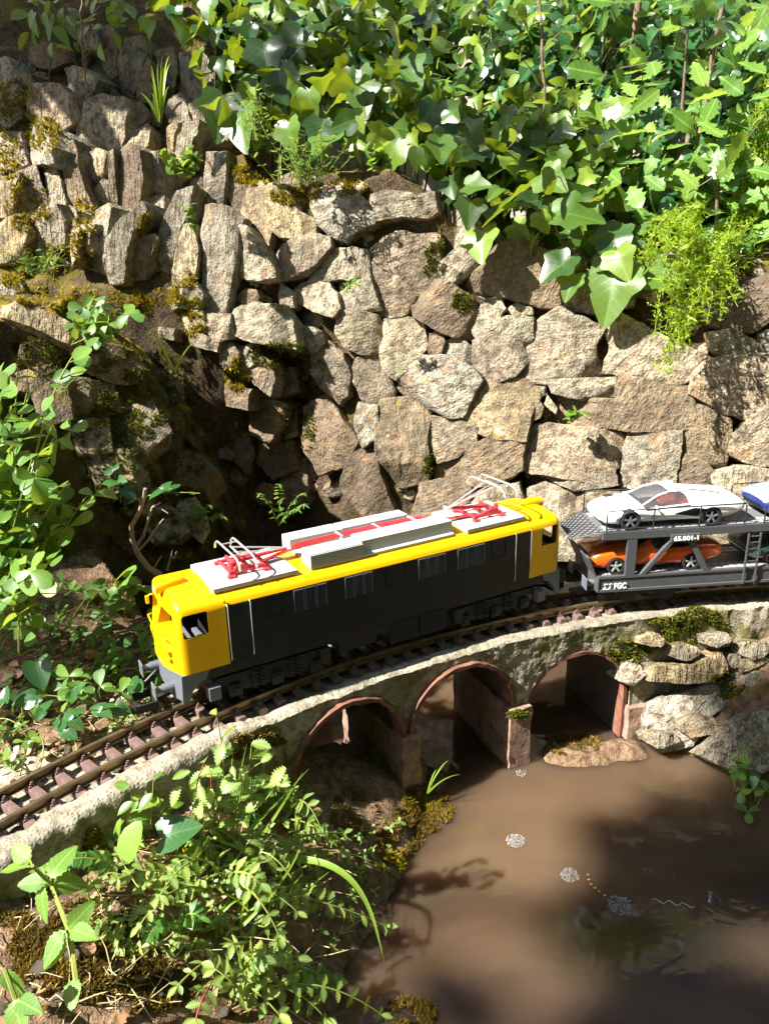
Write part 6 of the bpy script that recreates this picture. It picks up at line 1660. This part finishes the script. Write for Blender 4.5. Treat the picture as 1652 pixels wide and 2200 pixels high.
for p in ((910,1740,65,55,1800), (860,1800,50,40,700), (560,1590,60,16,300), (500,1620,30,10,150), (880,2180,60,35,600), (240,1290,60,50,700), (330,1500,60,60,500), (120,2050,120,60,900), (300,2120,140,60,1200), (210,1980,90,50,600), (200,1820,20,25,250), (1230,1600,60,25,500), (760,1750,50,60,400), (150,2080,140,70,900), (60,1980,60,50,300)): mbw.patch(*p, .0065, r)
for p in ((900,1720,50,30,700), (200,1800,15,25,200), (840,1860,30,20,300), (420,1800,60,40,300)): my.patch(*p, .007, r)
tag(my.mb.build('yellow_moss', M['moss_y'], fix=False), 'yellow moss cushions on the rockery and ledge', 'moss', kind='stuff')
tag(mg.mb.build('green_moss', M['moss_g'], fix=False), 'dark green moss on the mound and viaduct', 'moss', kind='stuff')
tag(mbw.mb.build('brown_moss', M['moss_b'], fix=False), 'brownish moss on the banks and by the water', 'moss', kind='stuff')
# --- pebbles, litter
def pebble_mesh(seed):
    r_ = np.random.default_rng(seed); mb = MB().sphere((0, 0, 0), 1, 9, 6, (1, r_.uniform(.6, .9), r_.uniform(.4, .6)))
    V = np.array(mb.v); V *= (1 + .25 * noise3(V, 1.3, seed))[:, None]; mb.v = [tuple(v) for v in V]; me = mb.mesh('pebble'); me.materials.append(M['stone']); me.polygons.foreach_set('use_smooth', [True] * len(me.polygons)); me.set_sharp_from_angle(angle=radians(35)); return me
PB = [pebble_mesh(k) for k in range(5)]
r = np.random.default_rng(95)
def pebbles(n, gen, s0, s1, group, label):
    for k in range(n):
        p = gen()
        if p is None: continue
        o = bpy.data.objects.new('pebble', PB[r.integers(5)]); COL.objects.link(o); s = r.uniform(s0, s1) * (1 if r.random() < .8 else 1.6)
        o.location = p.tolist(); o.scale = (s, s, s); o.rotation_euler = (r.normal(0, .3), r.normal(0, .3), r.uniform(0, 6.28)); tag(o, label, 'pebble', group)
pebbles(110, lambda: arc(r.uniform(126, 143), r.uniform(1.535, 1.655), -.0925), .003, .0075, 'ballast pebbles on the track bed', 'small tan pebble lying between the track sleepers')
pebbles(24, lambda: arc(r.uniform(100, 108), r.uniform(1.535, 1.60), -.0925), .003, .006, 'pebbles under the wagon front', 'small pebble on the kerb below the wagon front')
pebbles(60, lambda: at_ground(r.uniform(0, 330), r.uniform(1330, 1640), .002), .004, .010, 'pebbles on the bank behind the rails', 'pebble on the earth bank behind the rails at left')
pebbles(50, lambda: at_ground(r.uniform(0, 700), r.uniform(1850, 2190), .002), .004, .009, 'pebbles on the foreground bank', 'pebble on the mossy foreground bank')
for k in range(70):
    if k < 40: p = at_ground(r.uniform(0, 330), r.uniform(1350, 1640), .004)
    else: p = at_ground(r.uniform(0, 600), r.uniform(1880, 2190), .004)
    o = bpy.data.objects.new('dry_leaf', DRY[r.integers(2)]); COL.objects.link(o); o.matrix_basis = basis(p, np.array([0, 0, 1]) + r.normal(0, .35, 3), r.normal(0, 1, 3), r.uniform(.012, .03))
    tag(o, 'dry brown leaf lying on the bank behind the rails' if k < 40 else 'dry brown leaf lying on the foreground bank', 'leaf', 'dry leaves behind the rails' if k < 40 else 'dry leaves on the foreground bank')
for i, (x, y, s, lab) in enumerate(((420,1872,.014,'pale tan pebble among the foreground weeds'), (30,1545,.014,'smooth pale pebble at the left edge above the rails'), (275,1862,.008,'small tan pebble under the feathery frond'), (235,1865,.016,'tan stone at the foot of the flat kerb stone'))):
    o = bpy.data.objects.new('pebble', PB[i]); COL.objects.link(o); o.location = bpt(x, y, .006).tolist(); o.scale = (s, s, s); o.rotation_euler = (.2, .3, i); tag(o, lab, 'pebble')
# snail on the bank
q = bpt(197, 1407, .008); sn = thing('snail', 'striped brown snail shell among the bank leaves', 'snail', q)
hp = [(.0065 * (1 - k / 44) * cos(k * .42), -.0045 * k / 44, .0065 * (1 - k / 44) * sin(k * .42)) for k in range(40)]
MB().tube(hp, [.0048 * (1 - k / 44) + .0006 for k in range(40)], 9).build('shell', M['snail'], sn, smooth=60)
# --- trickle of water and foam
t = NT('clear_running_water'); t.P(col=(.92, .95, .96), rough=.03, trans=1.0, ior=1.33); t.bump(t.noise(t.coords(), 120, 3), .8, .01); M['trickle'] = t.m
for lab, path, w in (('thin sheet of water running down the dark rock', [(490,925),(510,960),(530,1000),(550,1040)], .012), ('thin falling trickle of water behind the locomotive roof', [(608,1085),(612,1110),(615,1150)], .007)):
    P_ = []
    for x, y in path:
        h = hit_px(BV, x, y)[0]; d = ray(x, y); P_.append(h - d / np.linalg.norm(d) * .012)
    P_ = np.array(P_); tt = np.linspace(0, 1, 24); s_ = np.linspace(0, 1, len(P_)); C_ = np.stack([np.interp(tt, s_, P_[:, k]) for k in range(3)], -1)
    G = np.array([[c + np.array([u * w, -.004 * (1 - u * u), 0]) + .004 * noise3(c + np.array([u, 0, 0]), 90.) for u in np.linspace(-1, 1, 7)] for c in C_])
    tag(MB().grid(G - C_[0]).build('water_trickle', M['trickle'], smooth=60, loc=C_[0].tolist()), lab, 'water')
t = NT('foam_bubble'); t.P(col=(.80, .82, .85), rough=.05, trans=.8, ior=1.12, spec=.8); M['foam'] = t.m
for lab, x, y, rad, n in (('clump of foam bubbles nearest the second pier', 1108, 1806, .014, 40), ('small round foam patch in the middle of the pond', 1224, 1880, .013, 34), ('largest round foam patch low in the pond', 1330, 1945, .017, 44), ('tiny foam patch at the right of the pond', 1390, 1869, .006, 12), ('foam fringe at the foot of the second pier', 1120, 1662, .010, 16)):
    c = atz(x, y, WATER_Z); f = thing('foam_patch', lab, 'foam', c)
    placed = []
    n = int(n * 1.8)
    for k in range(n * 6):
        if len(placed) >= n: break
        a, q = r.uniform(0, 6.28), rad * sqrt(r.random()); b = rad * r.uniform(.06, .17); px_, py_ = q * cos(a), q * sin(a)
        if any(np.hypot(px_ - u, py_ - v) < (b + w_) * .8 for u, v, w_ in placed): continue
        placed.append((px_, py_, b))
    mb = MB()
    for u, v, b in placed: mb.sphere((u, v, b * .15), b, 10, 6, (1, 1, .8))
    tag(mb.build('bubbles', M['foam'], f, smooth=60), kind='stuff')
for i, (x0, y0, x1, y1, lab) in enumerate(((1400,1935,1490,1948,'pale thread floating at the right of the pond'), (1255,1885,1300,1925,'line of pale crumbs between the foam patches'))):
    p0, p1 = atz(x0, y0, WATER_Z), atz(x1, y1, WATER_Z); pts = curve(p0, p1, .0, 12) + np.array([[0, .004 * sin(k * 1.7), .001] for k in range(12)])
    mb = MB()
    if i < 1: mb.tube([tuple(p - p0) for p in pts], .0006, 5)
    else:
        for p in pts[::2]: mb.sphere(tuple(p - p0 + r.normal(0, .004, 3) * np.array([1, 1, 0])), .0014, 7, 5, (1.6, 1, .4))
    tag(mb.build('floating_debris', M['straw'], smooth=60, loc=p0.tolist()), lab, 'debris')
